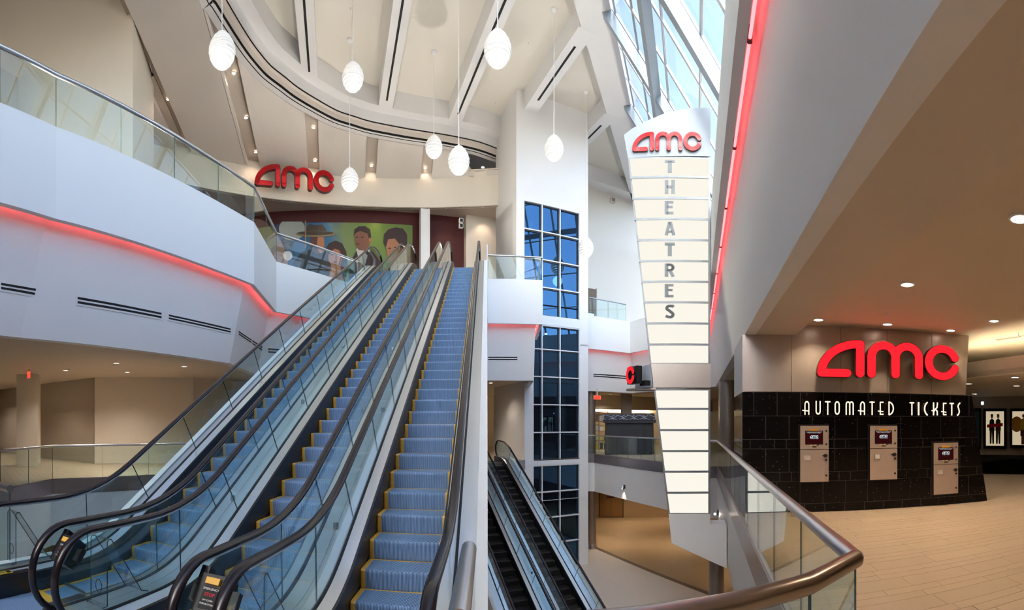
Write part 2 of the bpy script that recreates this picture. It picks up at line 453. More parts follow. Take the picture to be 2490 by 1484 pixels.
# ---- lowest level
lb0, lb1 = V(5.4, 29.6, L0), V(9.12, 20.0, L0)
bd = (lb1 - lb0).normalized(); bn = V(bd.y, -bd.x, 0)
P0, P1 = lb0 - bd * 30, lb1 + bd * 30
mb = MB().poly([P0, P1, P1 + bn * 70, P0 + bn * 70]); struct('floor_lower', mb, 'lower_pale', 'pale floor of the lowest level', cat='floor')
mb = MB().poly([P0 - bn * 0.3, P1 - bn * 0.3, P1 - bn * 60, P0 - bn * 60]); struct('floor_lower_tan', mb, 'lower_tan', 'tan tiled floor of the lowest level beyond the dark band', cat='floor')
mb = MB().slab([xy(P0), xy(P1), xy(P1 - bn * 0.3), xy(P0 - bn * 0.3)], L0 - 0.05, L0 + 0.004); struct('trim_3', mb, 'lower_band', 'dark brown border strip in the lowest floor', cat='trim')
a, b = pz(1380, 1256, L0), pz(1660, 1258, L0)
tb = (b - a).normalized()
mb = MB().prism([a - tb * 12, b + tb * 14, b + tb * 14 + V(0, 0, 4), a - tb * 12 + V(0, 0, 4)], (0.3, 3, 0)); struct('wall_lower_back', mb, 'lower_tan', 'tan back wall of the lowest level', cat='wall')
mb = MB().prism([V(-22, -2, L0), V(-22, 40, L0), V(-22, 40, SB), V(-22, -2, SB)], (-0.3, 0, 0)); struct('wall_lower_left', mb, 'lower_tan', 'tan left wall of the lowest level', cat='wall')
mb = MB().prism([V(-22, -9, L0), V(24, -9, L0), V(24, -9, SB), V(-22, -9, SB)], (0, -0.3, 0)); struct('wall_lower_front', mb, 'lower_tan', 'tan near wall of the lowest level', cat='wall')
# ---- level 2: edge of the opening
RN = 0.46
RC = WN(RN, 24.9)
H2 = [xy(WN(RN, -15)), xy(RC), (7.6, 29.1), (4.65, 27.8), xy(BF(13.97, 24.0)), xy(BF(13.97, 22.9)), xy(BF(10.7, 22.9)), (1.4, 21.2),
      xy(EF(0.04, 21.0)), xy(EF(0.04, 19.75)), xy(EF(-5.12, 19.75)), xy(EF(-5.12, 21.2)), (-7.15, 21.1), (-9.18, 16.4), (-8.0, 12.8), (-8.52, 5.62), (-8.45, 4.2), (-8.2, -15)]
TO = [.26, .3, .3, .3, .02, .02, .3, .3, .02, .02, .02, .02, .3, .3, .3, .3, .3, .02]
BO = [.64, .9, .9, .9, .03, .03, .35, .9, .03, .03, .03, .03, .9, .9, .9, .95, .95, .03]
RT, RB = offset_ring(H2, TO), offset_ring(H2, BO)
R14 = offset_ring(H2, [.14 if t > .1 else .02 for t in TO])
n2 = len(H2)
sides = {'wall_right_parapet': ([0], 'white gallery parapet running over the ticket deck'), 'wall_back_parapet': ([1, 2, 3], 'white gallery parapet right of the lift tower'),
         'wall_bridge_parapet': ([6, 7, 8], 'white landing parapet left of the lift tower'), 'wall_landing_parapet': ([9, 10, 11], 'edge of the landing under the escalator heads'),
         'wall_left_parapet': ([12, 13, 14, 15, 16], 'long white gallery parapet on the left')}
for nm, (ids, lb) in sides.items():
    mb = MB(); mw = MB()
    for i in ids:
        j = (i + 1) % n2
        mb.slab([H2[i], H2[j], xy(R14[j]), xy(R14[i])], NZ, F2 + 0.04)
        mb.slab([xy(R14[i]), xy(R14[j]), xy(RT[j] + (RT[j] - R14[j]) * 2), xy(RT[i] + (RT[i] - R14[i]) * 2)], NZ + 0.32, NZ + 0.40)
        if nm != 'wall_landing_parapet':
            t0, t1, b0, b1 = [V(p[0], p[1], z) for p, z in ((RT[i], NZ + .34), (RT[j], NZ + .34), (RB[i], C1), (RB[j], C1))]
            e0 = V(H2[j][0] - H2[i][0], H2[j][1] - H2[i][1], 0).normalized(); out = V(e0.y, -e0.x, 0) * 0.25
            mw.hexa([b0, b1, b1 + out, b0 + out, t0, t1, t1 + out, t0 + out])
    struct(nm, mb, 'white_paint', lb, cat='wall')
    if mw.f: struct(nm.replace('_parapet', ''), mw, 'white_paint', lb.replace('parapet', 'wall below the neon line'), cat='wall')
struct('floor_upper', with_hole(OUT, [xy(p) for p in R14], F2), 'carpet', 'floor of the upper gallery', cat='floor')
# ceiling over the ticket level: low band round the opening, then the raised ceiling
R2 = offset_ring(H2, [b + (1.15 if b > .1 else 0.03) for b in BO])
for nm, ids in (('right', [0]), ('back', [1, 2]), ('bridge', [7]), ('left', [12, 13, 14, 15, 16])):
    mb = MB()
    for i in ids:
        j = (i + 1) % n2
        mb.slab([xy(RB[i]), xy(RB[j]), xy(R2[j]), xy(R2[i])], C1 + .002, 4.30)
    struct('ceiling_band_' + nm, mb, 'tan_paint', 'lowered ceiling band along the %s edge of the opening' % nm, cat='ceiling')
struct('ceiling', with_hole(OUT, [xy(p) for p in R2], 4.26), 'tan_paint', 'tan ceiling over the ticket level', cat='ceiling')

# ---- neon lines under the gallery parapet
def neon(ids, off, label):
    ring = offset_ring(H2, [off if t > .1 else .01 for t in TO])
    pts = [V(*ring[ids[0]], NZ + .14)] + [V(*ring[(i + 1) % n2], NZ + .14) for i in ids]
    t = thing('neon_tube', label, 'neon light', pts[0], 'red neon lines under the gallery')
    a = obj('tube', MB().tube(pts, 0.022, 6), 'neon_red', t)
    for p, q in zip(pts, pts[1:]):
        L = (q - p).length
        for k in range(int(L / 2.2) + 1):
            c = p.lerp(q, min(1, (k * 2.2 + .6) / L)); obj('holder', MB().lathe([(0.0, -.03), (.035, -.03), (.035, .16), (0.0, .16)], c, 8), 'red_return', t)
neon([0], .19, 'red neon line under the gallery edge above the ticket deck')
neon([1, 2, 3], .2, 'red neon line behind the tall white sign pylon')
neon([6, 7], .2, 'short red neon line under the landing beside the escalators')
neon([12, 13, 14, 15, 16], .2, 'long red neon line under the left gallery edge')

# ---- lift tower with its glass wall
TV = 22.9
mb = MB()
mb.box(BF, 9.47, 9.95, TV, 26.1, NZ, 19.95); mb.box(BF, 13.42, 13.97, TV, 26.1, NZ - .1, 19.95); mb.box(BF, 9.95, 13.42, TV, 26.1, 14.08, 19.95)
mb.box(BF, 9.47, 13.97, TV + .5, 26.1, NZ, 14.2)
mb.box(BF, 9.95, 10.5, TV, 27.8, L0, NZ + .05); mb.box(BF, 13.42, 13.97, TV, 27.0, L0, NZ); mb.box(BF, 10.4, 13.5, TV + .6, 27.8, L0, NZ)
struct('wall_lift_tower', mb, 'white_paint', 'white lift tower rising through all levels', cat='wall')
win = thing('window_1', 'tall gridded glass wall of the white lift tower', 'window', BF(11.7, TV, L0), kind='structure')
zs_up = [14.08, 12.57, 11.03, 9.50, 7.97]; zs_mid = [7.40, 6.08, 4.56, 3.02, 1.48, -0.03]; zs_low = [-0.34, -1.82, -3.25, -4.70, L0 + .02]
cols_up = [9.95, 11.03, 12.15, 13.42]; cols_lo = [10.5, 11.03, 12.15, 13.42]
pane_mesh = None
for zs, cols in ((zs_up, cols_up), (zs_mid, cols_lo), (zs_low, cols_lo)):
    for zt, zb in zip(zs, zs[1:]):
        for ua, ub in zip(cols, cols[1:]):
            obj('pane', MB().box(BF, ua + .035, ub - .035, TV + .16, TV + .18, zb + .035, zt - .035), 'lift_glass', win)
            fr = MB()
            for (a0, a1, c0, c1) in ((ua, ub, zt - .09, zt), (ua, ua + .05, zb, zt), (ub - .09, ub, zb, zt)):
                fr.box(BF, a0, a1, TV + .09, TV + .165, c0, c1)
            obj('glazing_bead', fr, 'mullion_dark', win)
    for u in cols[1:-1]:
        obj('mullion', MB().box(BF, u - .03, u + .03, TV + .02, TV + .17, zs[-1], zs[0]), 'mullion_white', win)
    for z in zs[1:-1]:
        obj('transom', MB().box(BF, cols[0], cols[-1], TV + .025, TV + .17, z - .03, z + .03), 'mullion_white', win)
    obj('side_frame', MB().box(BF, cols[-1] - .05, cols[-1] + .02, TV - .01, TV + .17, zs[-1], zs[0]), 'mullion_white', win)
    obj('head_frame', MB().box(BF, cols[0], cols[-1], TV - .005, TV + .17, zs[0] - .04, zs[0] + .04), 'mullion_white', win)
for z0, z1 in ((7.40, 7.97), (-.34, -.03)):
    obj('spandrel', MB().box(BF, 9.96, 13.44, TV - .03, TV + .17, z0 + .03, z1 - .03), 'mullion_white', win)
# ---- back wall of the upper level, gallery soffit, curved fascia
BV = 28.3
mb = MB().box(BF, -30, 8.1, BV, BV + .3, F2, 20.0); struct('wall_back', mb, 'maroon_paint', 'dark maroon back wall behind the escalator heads', cat='wall')
mb = MB().box(BF, 8.1, 13.0, BV - .5, BV + .3, F2, 15.1); struct('wall_back_lit', mb, 'warm_paint', 'warm lit wall behind the rightmost escalator head', cat='wall')
mb = MB().prism([BF(13.0, BV, 4.26), BF(31.6, BV, 4.26), BF(31.6, BV, 8.6), BF(23.2, BV, 18.9), BF(22.0, BV, 20.0), BF(13.0, BV, 20.0)], BF(0, .3)); struct('wall_back_right', mb, 'cream_paint', 'pale high wall right of the lift tower', cat='wall')
mb = MB().box(BF, 7.6, 11.5, 26.3, 26.5, F2, F2 + 1.55); struct('wall_low', mb, 'warm_paint', 'low pale wall at the head of the right escalator', cat='wall')
AU, AV, AR = 2.2, 12.0, 15.5
def arc_v(u): return AV + math.sqrt(max(0.01, AR * AR - (u - AU) ** 2))
FB, FT = 14.95, 16.65
us = [-13.1 + i * 0.5 for i in range(48)]
mb = MB(); mb.grid([[BF(u, arc_v(u), FB) for u in us], [BF(u, arc_v(u), FT + .5) for u in us]])
mb.grid([[BF(u, arc_v(u) + .3, FB) for u in us], [BF(u, arc_v(u), FB) for u in us]])
struct('wall_fascia', mb, 'warm_paint', 'curved beige fascia carrying the red letters', cat='wall')
mb = MB(); mb.grid([[BF(u, arc_v(u) + .25, FB + .12) for u in us], [BF(u, BV + 2 if u < -6 else BV, FB + .12) for u in us]])
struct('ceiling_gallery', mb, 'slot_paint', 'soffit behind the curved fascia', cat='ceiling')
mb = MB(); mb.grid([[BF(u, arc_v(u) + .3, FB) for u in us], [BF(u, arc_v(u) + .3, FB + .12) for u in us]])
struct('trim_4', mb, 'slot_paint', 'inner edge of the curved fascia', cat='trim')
ORDN = 'first second third fourth fifth sixth seventh eighth ninth tenth eleventh twelfth thirteenth fourteenth fifteenth'.split()
for k in range(15):
    u0 = -5.6 + k * 1.02
    pts = [BF(u0 + t * .94, arc_v(u0 + t * .94) + .12, FB - .012) for t in (0, .33, .66, 1)]
    t_ = thing('slot_vent', ORDN[k] + ' slim linear vent from the left under the curved fascia', 'vent', pts[0], 'linear vents under the curved fascia')
    obj('frame', MB().sweep(pts, [(-.06, 0), (.06, 0), (.06, .02), (-.06, .02)]), 'warm_paint', t_)
    obj('slot', MB().sweep(pts, [(-.025, -.004), (.025, -.004), (.025, .01), (-.025, .01)]), 'dark_wall', t_)
mb = MB().box(BF, 5.12, 5.68, 27.3, 27.85, F2, FB + .12); o = struct('trim_5', mb, 'white_paint', 'plain white column in front of the maroon wall', cat='column')
# ---- ring cove and ceilings
ring_px = [(482, 0), (500, 27), (540, 88), (573, 135), (600, 168), (630, 199), (667, 226), (700, 250), (745, 276), (802, 305), (850, 320), (898, 333), (987, 349), (1088, 364), (1152, 377), (1201, 394)]
RZ = 18.05
ring = [BF(-5.85, 2.6, RZ), BF(-5.8, 5, RZ), BF(-5.7, 9, RZ), BF(-5.45, 13, RZ)] + [pz(x, y, RZ) for x, y in ring_px] + [BF(10.6, 26.95, RZ)]
def catmull(P, n=4):
    out = []
    for i in range(len(P) - 1):
        p0, p1, p2, p3 = P[max(i - 1, 0)], P[i], P[i + 1], P[min(i + 2, len(P) - 1)]
        for k in range(n):
            t = k / n
            out.append(0.5 * ((2 * p1) + (p2 - p0) * t + (2 * p0 - 5 * p1 + 4 * p2 - p3) * t * t + (3 * p1 - p0 - 3 * p2 + p3) * t ** 3))
    return out + [P[-1]]
ringc = catmull(ring, 3)
def rinset(t, z):
    out = []
    for i, p in enumerate(ringc):
        d = (ringc[min(i + 1, len(ringc) - 1)] - ringc[max(i - 1, 0)]); d.z = 0; d.normalize()
        q = p + V(d.y, -d.x, 0) * t; q.z = z; out.append(q)
    return out
def ring_strip(*tz):
    return MB().grid([rinset(t, z) for t, z in tz])
struct('trim_6', ring_strip((0, 18.35), (0, 18.05), (.28, 18.05)), 'white_paint', 'white lip of the curved ceiling cove', cat='trim')
struct('trim_7', ring_strip((.28, 18.05), (.28, 18.10), (.31, 18.10), (.31, 18.07)), 'black_matte', 'thin dark groove in the curved cove', cat='trim')
struct('trim_8', ring_strip((.31, 18.07), (.45, 18.07)), 'white_paint', 'second white lip of the curved cove', cat='trim')
struct('trim_9', ring_strip((.45, 18.07), (.45, 18.20), (.50, 18.20), (.50, 18.16)), 'black_matte', 'dark air slot following the curved cove', cat='trim')
struct('trim_10', ring_strip((.50, 18.16), (.55, 18.16), (.55, 18.40), (.72, 18.40)), 'panel_paint', 'grey step of the curved cove', cat='trim')
struct('trim_11', ring_strip((.72, 18.40), (.72, 18.48), (.75, 18.48), (.75, 18.45)), 'black_matte', 'upper thin dark line in the curved cove', cat='trim')
struct('trim_12', ring_strip((.75, 18.45), (.82, 18.45), (.82, 18.95), (1.35, 18.95), (1.35, 19.96)), 'white_paint', 'white upper band of the curved cove', cat='trim')
def u_of(p): return p.x * cos(YB) - p.y * sin(YB)
def v_of(p): return p.x * sin(YB) + p.y * cos(YB)
RU = [(u_of(p), v_of(p)) for p in ringc]
def ring_v(u):
    best = None
    for (a, b), (c, d) in zip(RU, RU[1:]):
        if (a - u) * (c - u) <= 0 and abs(c - a) > 1e-6:
            v = b + (d - b) * (u - a) / (c - a)
            if best is None or v > best: best = v
    return best if best is not None else -14.0
ZC, ZBM = 19.95, 18.95
mb = MB().poly([BF(-7, -.2, ZC), WN(-4.8, 46, ZC), BF(-7, 46, ZC)]); struct('ceiling_high', mb, 'cream_paint', 'cream high ceiling between the white beams', cat='ceiling')
for k, u in enumerate((-5.2 + .0, -1.25, 2.70, 6.65, 10.30, 14.30)):
    if k == 0: continue
    v0 = 6.95 + 1.0057 * u - .3; v1 = ring_v(u) - .6
    if u > 9: v1 = TV + .3 if u < 13.97 else 27.6
    mb = MB().box(BF, u - .38, u + .38, v0, v1, ZBM - .01, ZC); struct('beam', mb, 'white_paint', 'white ceiling beam with a dark slot', cat='beam')
    s = struct('trim', MB().box(BF, u - .05, u + .05, max(v0 + 1.0, 0), v1 - 1.3, ZBM - .03, ZBM + .02), 'black_matte', 'black slot along a white ceiling beam', cat='trim'); s.name = 'trim_beam_slot'
mb = MB().box(WF, -4.85, -3.46, -15, 46, ZBM, 21.0); struct('ceiling_edge_band', mb, 'white_paint', 'white ceiling band along the glass roof', cat='ceiling')
mb = MB().box(BF, 13.9, 30, 27.3, 28.3, ZBM, ZC); struct('ceiling_back_band', mb, 'white_paint', 'white ceiling band along the far wall', cat='ceiling')
# sloping panels between the cove and the curved fascia
def pan_z(u, v):
    vf = arc_v(u); vr = ring_v(u) if u > -5.05 else vf - 9.0
    t = (vf - v) / max(0.25, vf - vr)
    return FT + (RZ - FT) * max(0, min(1, t))
slots = [-11.4, -8.0, -4.6, -1.25, 2.1, 5.4, 8.5]
def pan_rows(u0, u1, dz, n=7, nv=9):
    rows = []
    for i in range(n):
        u = u0 + (u1 - u0) * i / (n - 1); vf = arc_v(u) - .02; vr = (ring_v(u) + .03) if u > -5.05 else (2.6 if u > -7.95 else 19.2)
        fr = [0, .25, .45, .6, .7, .8, .87, .94, 1.0] if u <= -5.05 else [j / (nv - 1) for j in range(nv)]
        rows.append([BF(u, vr + (vf - vr) * f, pan_z(u, vr + (vf - vr) * f) + dz) for f in fr])
    return rows
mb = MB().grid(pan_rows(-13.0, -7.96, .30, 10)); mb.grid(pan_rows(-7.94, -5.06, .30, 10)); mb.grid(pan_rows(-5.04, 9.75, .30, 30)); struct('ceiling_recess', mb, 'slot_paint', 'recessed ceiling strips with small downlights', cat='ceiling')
edges = [-13.05] + slots + [9.72]
for a, b in zip(edges, edges[1:]):
    a2, b2 = a + .33, b - .33
    if b == 9.72: b2 = 9.72
    parts = [(a2, b2)]
    if a2 < -5.05 < b2: parts = [(a2, -5.06), (-5.04, b2)]
    mb = MB()
    for p, q in parts:
        lo, hi = pan_rows(p, q, 0), pan_rows(p, q, .27)
        mb.grid(lo); mb.grid(hi)
        for A, Bq in ((lo[0], hi[0]), (lo[-1], hi[-1]), ([r[0] for r in lo], [r[0] for r in hi]), ([r[-1] for r in lo], [r[-1] for r in hi])): mb.grid([A, Bq])
    o = struct('ceiling_panel', mb, 'panel_paint', 'sloping beige ceiling panel above the curved fascia', cat='ceiling')
# ---- big beige wall on the left of the upper level
c0, c1_, c2_ = pz(323, 33, 18.1), pz(374, 180, 18.1), pz(0, 120, 18.1)
dl = V(c2_.x - c0.x, c2_.y - c0.y, 0)
mb = MB().slab([xy(c0), xy(c1_), (-32, 26), (-46, -6), xy(c0 + V(-25.6, -15.2, 0))], F2, 24); struct('wall_left_upper', mb, 'warm_paint', 'big plain beige wall volume above the left gallery', cat='wall')
# ---- glass roof
SL = 1.72
def SKY(n, s, off=0.0):
    k = off / math.sqrt(1 + SL * SL)
    return WN(n - 0 + SL * k, s, ZBM - SL * (n + 3.46) + k + .25)
sk = thing('window_2', 'sloping glass roof on steel rafters above the right gallery', 'window', WN(-3.46, 10, ZBM), kind='structure')
n_lo, n_hi = -3.46, 2.6
s_anchor = 20.2 if False else 18.78
heavy = [s_anchor + 5.72 * k for k in range(-6, 5)]
pur = [-3.3, -2.35, -1.1, .15, 1.4, 2.6]
def bar(n0, s0, n1, s1, w, d, off=0.0):
    a, b = SKY(n0, s0), SKY(n1, s1); t = (b - a).normalized(); up = (SKY(0, 0, 1) - SKY(0, 0)).normalized(); sd = t.cross(up).normalized()
    q = [sd * (-w / 2), sd * (w / 2)]
    lo, hi = up * (off - d), up * off
    return MB().hexa([a + q[0] + lo, a + q[1] + lo, b + q[1] + lo, b + q[0] + lo, a + q[0] + hi, a + q[1] + hi, b + q[1] + hi, b + q[0] + hi])
for s in heavy:
    obj('rafter', bar(n_lo - .05, s, n_hi, s, .34, .36, -.10), 'sky_steel', sk)
for n in (-1.32,):
    obj('purlin', bar(n, heavy[0], n, heavy[-1], .34, .34, -.2), 'sky_steel', sk)
lines = [heavy[0] + 5.72 / 3 * k for k in range(3 * (len(heavy) - 1) + 1)]
for s in lines:
    obj('glazing_bar', bar(n_lo, s, n_hi, s, .13, .07, .03), 'sky_mullion', sk)
for n in pur:
    for i in range(len(lines) - 1):
        obj('cross_bar', bar(n, lines[i] + .07, n, lines[i + 1] - .07, .09, .06, .02), 'sky_mullion', sk)
for i in range(len(lines) - 1):
    for n0, n1 in zip(pur, pur[1:]):
        a, b, c, d = SKY(n0 + .05, lines[i] + .07), SKY(n1 - .05, lines[i] + .07), SKY(n1 - .05, lines[i + 1] - .07), SKY(n0 + .05, lines[i + 1] - .07)
        up = (SKY(0, 0, 1) - SKY(0, 0)).normalized() * .02
        obj('pane', MB().prism([a, b, c, d], up), 'roof_glass', sk)
mb = MB().box(WF, 2.55, 2.9, -15, 46, F2, 8.95); struct('wall_right_sill', mb, 'white_paint', 'low wall under the glass roof', cat='wall')
mb = MB().box(WF, -30, 4, 46, 46.3, L0, F2); struct('wall_end', mb, 'cream_paint', 'far end wall of the hall', cat='wall')
# ---- level 1 rooms on the left
A = pz(230, 1128, 0); B_ = pz(470, 1127, 0); Cc = pz(90, 1111, 0)
mb = MB().slab([xy(A), xy(B_), xy(B_ + V(1.5, 3.8, 0)), xy(A + V(-1, 5, 0))], 0, 4.26); struct('wall_left_room', mb, 'warm_paint', 'pale partition wall beyond the left railing', cat='wall')
mb = MB().slab([xy(Cc + V(-6, -0.2, 0)), xy(A + V(-.05, .02, 0)), xy(A + V(-.05, 3, 0)), xy(Cc + V(-6, 3, 0))], 0, 4.26); struct('wall_left_room_dark', mb, 'bronze_wall', 'darker beige wall behind the square column', cat='wall')
mb = MB().slab([(-33, -4), (-31.0, 16), (-33.5, 16), (-35, -4)], 0, 4.26); struct('wall_left_room_far', mb, 'bronze_wall', 'far beige wall at the left edge', cat='wall')
b0 = B_ + V(1.5, 3.8, 0)
mb = MB().slab([xy(b0), xy(BF(4.4, 27.9)), xy(BF(4.4, 29)), xy(b0 + V(0, 2, 0))], 0, 4.26); struct('wall_level_back', mb, 'tan_paint', 'tan wall behind the escalators on the ticket level', cat='wall')
mb = MB().box(BF, 4.3, 10.0, 29.3, 29.6, 0, 4.26); struct('wall_dark_shop', mb, 'dark_wall', 'dark closed shop front behind the down escalators', cat='wall')
grille = thing('shop_grille', 'dark rolling grille between escalator cladding and pale wall', 'grille', BF(7.5, 29.2, 0))
for k in range(12): obj('slat', MB().box(BF, 5.0, 9.9, 29.2, 29.23, .25 + k * .25, .275 + k * .25), 'mullion_dark', grille)
for k in range(16): obj('bar', MB().box(BF, 5.0 + k * .3, 5.03 + k * .3, 29.22, 29.25, 0, 3.2), 'black_matte', grille)
# columns
def column(name, label, c, r, z0, z1, m, base=True, square=False, rot=0):
    t = thing(name, label, 'column', (c[0], c[1], z0))
    if square:
        fr = lambda u, v, z=0: V(c[0], c[1], 0) + frame(rot)(u, v, z)
        obj('shaft', MB().box(fr, -r, r, -r, r, z0, z1), m, t)
        obj('base', MB().box(fr, -r - .02, r + .02, -r - .02, r + .02, z0, z0 + .15), m, t)
    else:
        sharp(obj('shaft', MB().lathe([(0, z0), (r, z0), (r, z1), (0, z1)], (c[0], c[1], 0), 32), m, t))
        if base: sharp(obj('base', MB().lathe([(r, z0), (r + .02, z0), (r + .02, z0 + .32), (r, z0 + .32)], (c[0], c[1], 0), 32), 'band_metal', t))
    return t
p = pz(70, 1133, 0); column('square_column', 'square beige column behind the left glass railing', p, .50, 0, 4.26, 'warm_paint', square=True, rot=-.9)
p = WN(1.55, 22.2); column('round_column', 'round bronze column beside the black ticket wall', p, .46, 0, C1 + .2, 'brown_metal')
p = pd(1437, 1000, 30.2); column('round_column', 'dark round column just right of the lift tower', p, .30, 0, C1 + .2, 'brown_metal')
p = pz(1440, 1333, L0); column('round_column', 'brown round column standing on the lowest floor', p, .24, L0, SB, 'brown_metal')
p = WN(.9, 17.5); column('round_column', 'grey brown column under the deck behind the sign base', p + V(.1, .5, 0), .3, L0, SB, 'brown_metal')
# ================================================================== ESCALATORS
T30 = tan(math.radians(30))
def smooth_path(P, h):
    """polyline in (v,z) with rounded corners"""
    out = [P[0]]
    for i in range(1, len(P) - 1):
        a, b, c = [Vector(P[i + k]) for k in (-1, 0, 1)]
        p, q = b + (a - b).normalized() * h, b + (c - b).normalized() * h
        for k in range(9):
            t = k / 8; w = (p * (1 - t) ** 2 + b * 2 * t * (1 - t) + q * t * t); out.append((w.x, w.y))
    return out + [P[-1]]
def interp(P, v):
    if v <= P[0][0]: return P[0][1]
    for (a, b), (c, d) in zip(P, P[1:]):
        if a <= v <= c: return b + (d - b) * (v - a) / max(1e-9, c - a)
    return P[-1][1]
def step_mesh(name, hw, mt):
    mb = MB()
    prof = [(0, -.012), (0.012, 0), (.398, 0), (.398, -.03), (.03, -.05), (.045, -.14), (.045, -.232), (.02, -.232), (.004, -.10), (-.004, -.03)]
    mb.prism([V(-hw, y, z) for y, z in prof], (2 * hw, 0, 0))
    me = mb.mesh(name); me.materials.append(MATS[mt]); return me
def edge_mesh(name, hw):
    mb = MB(); w = .05
    for s in (-1, 1):
        x0, x1 = sorted((s * hw, s * (hw - w)))
        mb.prism([V(x0, y, z) for y, z in ((-.006, -.015), (.010, .003), (.397, .003), (.397, 0), (.013, -.001), (.001, -.10), (.018, -.228), (.016, -.231), (-.003, -.10))], (x1 - x0, 0, 0))
    mb.prism([V(-hw + w, y, z) for y, z in ((.378, .0), (.397, 0), (.397, .003), (.378, .003))], (2 * (hw - w), 0, 0))
    me = mb.mesh(name); me.materials.append(MATS['yellow_plastic']); return me
def escalator(fr, yaw, xc, z_line, zlo, zhi, v0, hw, lab, tread, yellow, oL, oR, newel, hr=1.126, loop=True, coverL=False, coverR=False, group=None):
    """fr: frame; xc: centre offset; nose line z = z_line + T30*v; oL/oR: reach of the outer decks from the centre"""
    va, vb = (zlo - z_line) / T30, (zhi - z_line) / T30
    vs, ve = newel[0], newel[1]
    nose = smooth_path([(vs, zlo), (va, zlo), (vb, zhi), (ve, zhi)], .55)
    dk = smooth_path([(vs + .25, zlo + .27), (va - .02, zlo + .27), (vb - .02, zhi + .27), (ve - .25, zhi + .27)], .6)
    HT = 1.10
    vha = (zlo + HT - z_line - hr) / T30; vhb = (zhi + HT - z_line - hr) / T30
    hand = smooth_path([(vs + .42, zlo + HT), (vha, zlo + HT), (vhb, zhi + HT), (ve - .42, zhi + HT)], .75)
    R = .42
    lowloop = [(vs + .42 + R * cos(a), zlo + HT - R + R * sin(a)) for a in [math.radians(t) for t in range(285, 90, -12)]]
    toploop = [(ve - .42 + R * cos(a), zhi + HT - R + R * sin(a)) for a in [math.radians(t) for t in range(90, -106, -12)]]
    hpath = lowloop + hand + toploop[1:]
    P3 = lambda x, v, z: fr(xc + x, v, z)
    side = (fr(1, 0) - fr(0, 0)).normalized()
    root = thing('escalator', lab, 'escalator', P3(0, va - 1, zlo), group)
    g = hw + .18
    # fine sampling of v
    vv = []; v = vs + .25
    while v < ve - .25: vv.append(v); v += .12 if (abs(v - va) < 1.2 or abs(v - vb) < 1.2) else .6
    vv.append(ve - .25)
    def strip(prof):      # prof: (x, dz) closed section following the deck line
        mb = MB(); mb.grid([[P3(x, v, interp(dk, v) + dz) for x, dz in prof] for v in vv], close=True)
        mb.poly([P3(x, vv[0], interp(dk, vv[0]) + dz) for x, dz in prof][::-1]); mb.poly([P3(x, vv[-1], interp(dk, vv[-1]) + dz) for x, dz in prof])
        return mb
    for s, o, cover in ((-1, oL, coverL), (1, oR, coverR)):
        obj('skirt', strip([(s * (hw + .006), -.42), (s * (hw + .006), -.03), (s * (hw + .03), -.02), (s * (hw + .03), -.42)]), 'skirt_black', root)
        obj('inner_deck', strip([(s * (hw + .008), -.03), (s * (g - .02), .0), (s * (g - .02), -.1), (s * (hw + .03), -.12)]), 'steel', root)
        obj('outer_deck', strip([(s * (g + .02), .0), (s * o, .0), (s * o, -.12), (s * (g + .02), -.12)]), 'satin_steel', root)
        obj('glass_channel', strip([(s * (g - .022), -.02), (s * (g - .022), .006), (s * (g + .022), .006), (s * (g + .022), -.02)]), 'gasket', root)
        if cover:
            mb = MB(); lo = lambda v: interp(nose, v) - 1.15
            mb.grid([[P3(s * o, v, interp(dk, v) + .004), P3(s * (o + .012), v, interp(dk, v) + .004), P3(s * (o + .012), v, lo(v)), P3(s * o, v, lo(v))] for v in vv], close=True)
            obj('side_cladding', mb, 'white_paint', root)
            obj('cladding_cap', strip([(s * (o - .11), .002), (s * (o + .012), .002), (s * (o + .012), .02), (s * (o - .11), .02)]), 'white_paint', root)
        # glass panels, joints square to the slope
        bl = [vs + .50]; v = bl[0]
        nb = 15
        def top_v(v):
            w = max(0, min(1, (v - va + .3) / .9)) * max(0, min(1, (vb + .55 - v) / .9)); return v - .40 * w
        total = (ve - .50) - bl[0]; npn = max(3, round(total / 1.27))
        bl = [bl[0] + total * i / npn for i in range(npn + 1)]
        for i in range(npn):
            a, b = bl[i] + .004, bl[i + 1] - .004; k = 8
            vb_ = [a + (b - a) * j / k for j in range(k + 1)]
            ring = [(v, interp(dk, v)) for v in vb_]
            tops = [(top_v(v), interp(hand, top_v(v)) - .015) for v in vb_][::-1]
            if i == 0: ring = ring; tops = [t for t in tops if t[0] > vs + .43] + [(vs + .42 + (R - .012) * cos(q), zlo + HT - R + (R - .012) * sin(q)) for q in [math.radians(d) for d in range(92, 262, 10)]]
            if i == npn - 1: tops = [(ve - .42 + (R - .012) * cos(q), zhi + HT - R + (R - .012) * sin(q)) for q in [math.radians(d) for d in range(-80, 90, 10)]] + [t for t in tops if t[0] < ve - .43]
            pts = ring + tops
            mb = MB().prism([P3(s * g - .006, v, z) for v, z in pts], side * .012)
            o_ = obj('glass_panel', mb, 'esc_glass', root)
            o_.data.materials.append(MATS['glass_edge'])
            for f in o_.data.polygons:
                if len(f.vertices) == 4 and f.index >= 2: f.material_index = 1
        obj('handrail', MB().sweep([P3(s * g, v, z - .03) for v, z in hpath], [(.047 * cos(t) * (1 if abs(cos(t)) < .9 else 1), .030 * sin(t)) for t in [2 * pi * q / 14 for q in range(14)]], side=side), 'rubber', root, smooth=True)
        obj('handrail_guide', MB().sweep([P3(s * g, v, z - .062) for v, z in hand], [(-.016, -.012), (.016, -.012), (.016, .012), (-.016, .012)], side=side), 'steel', root)
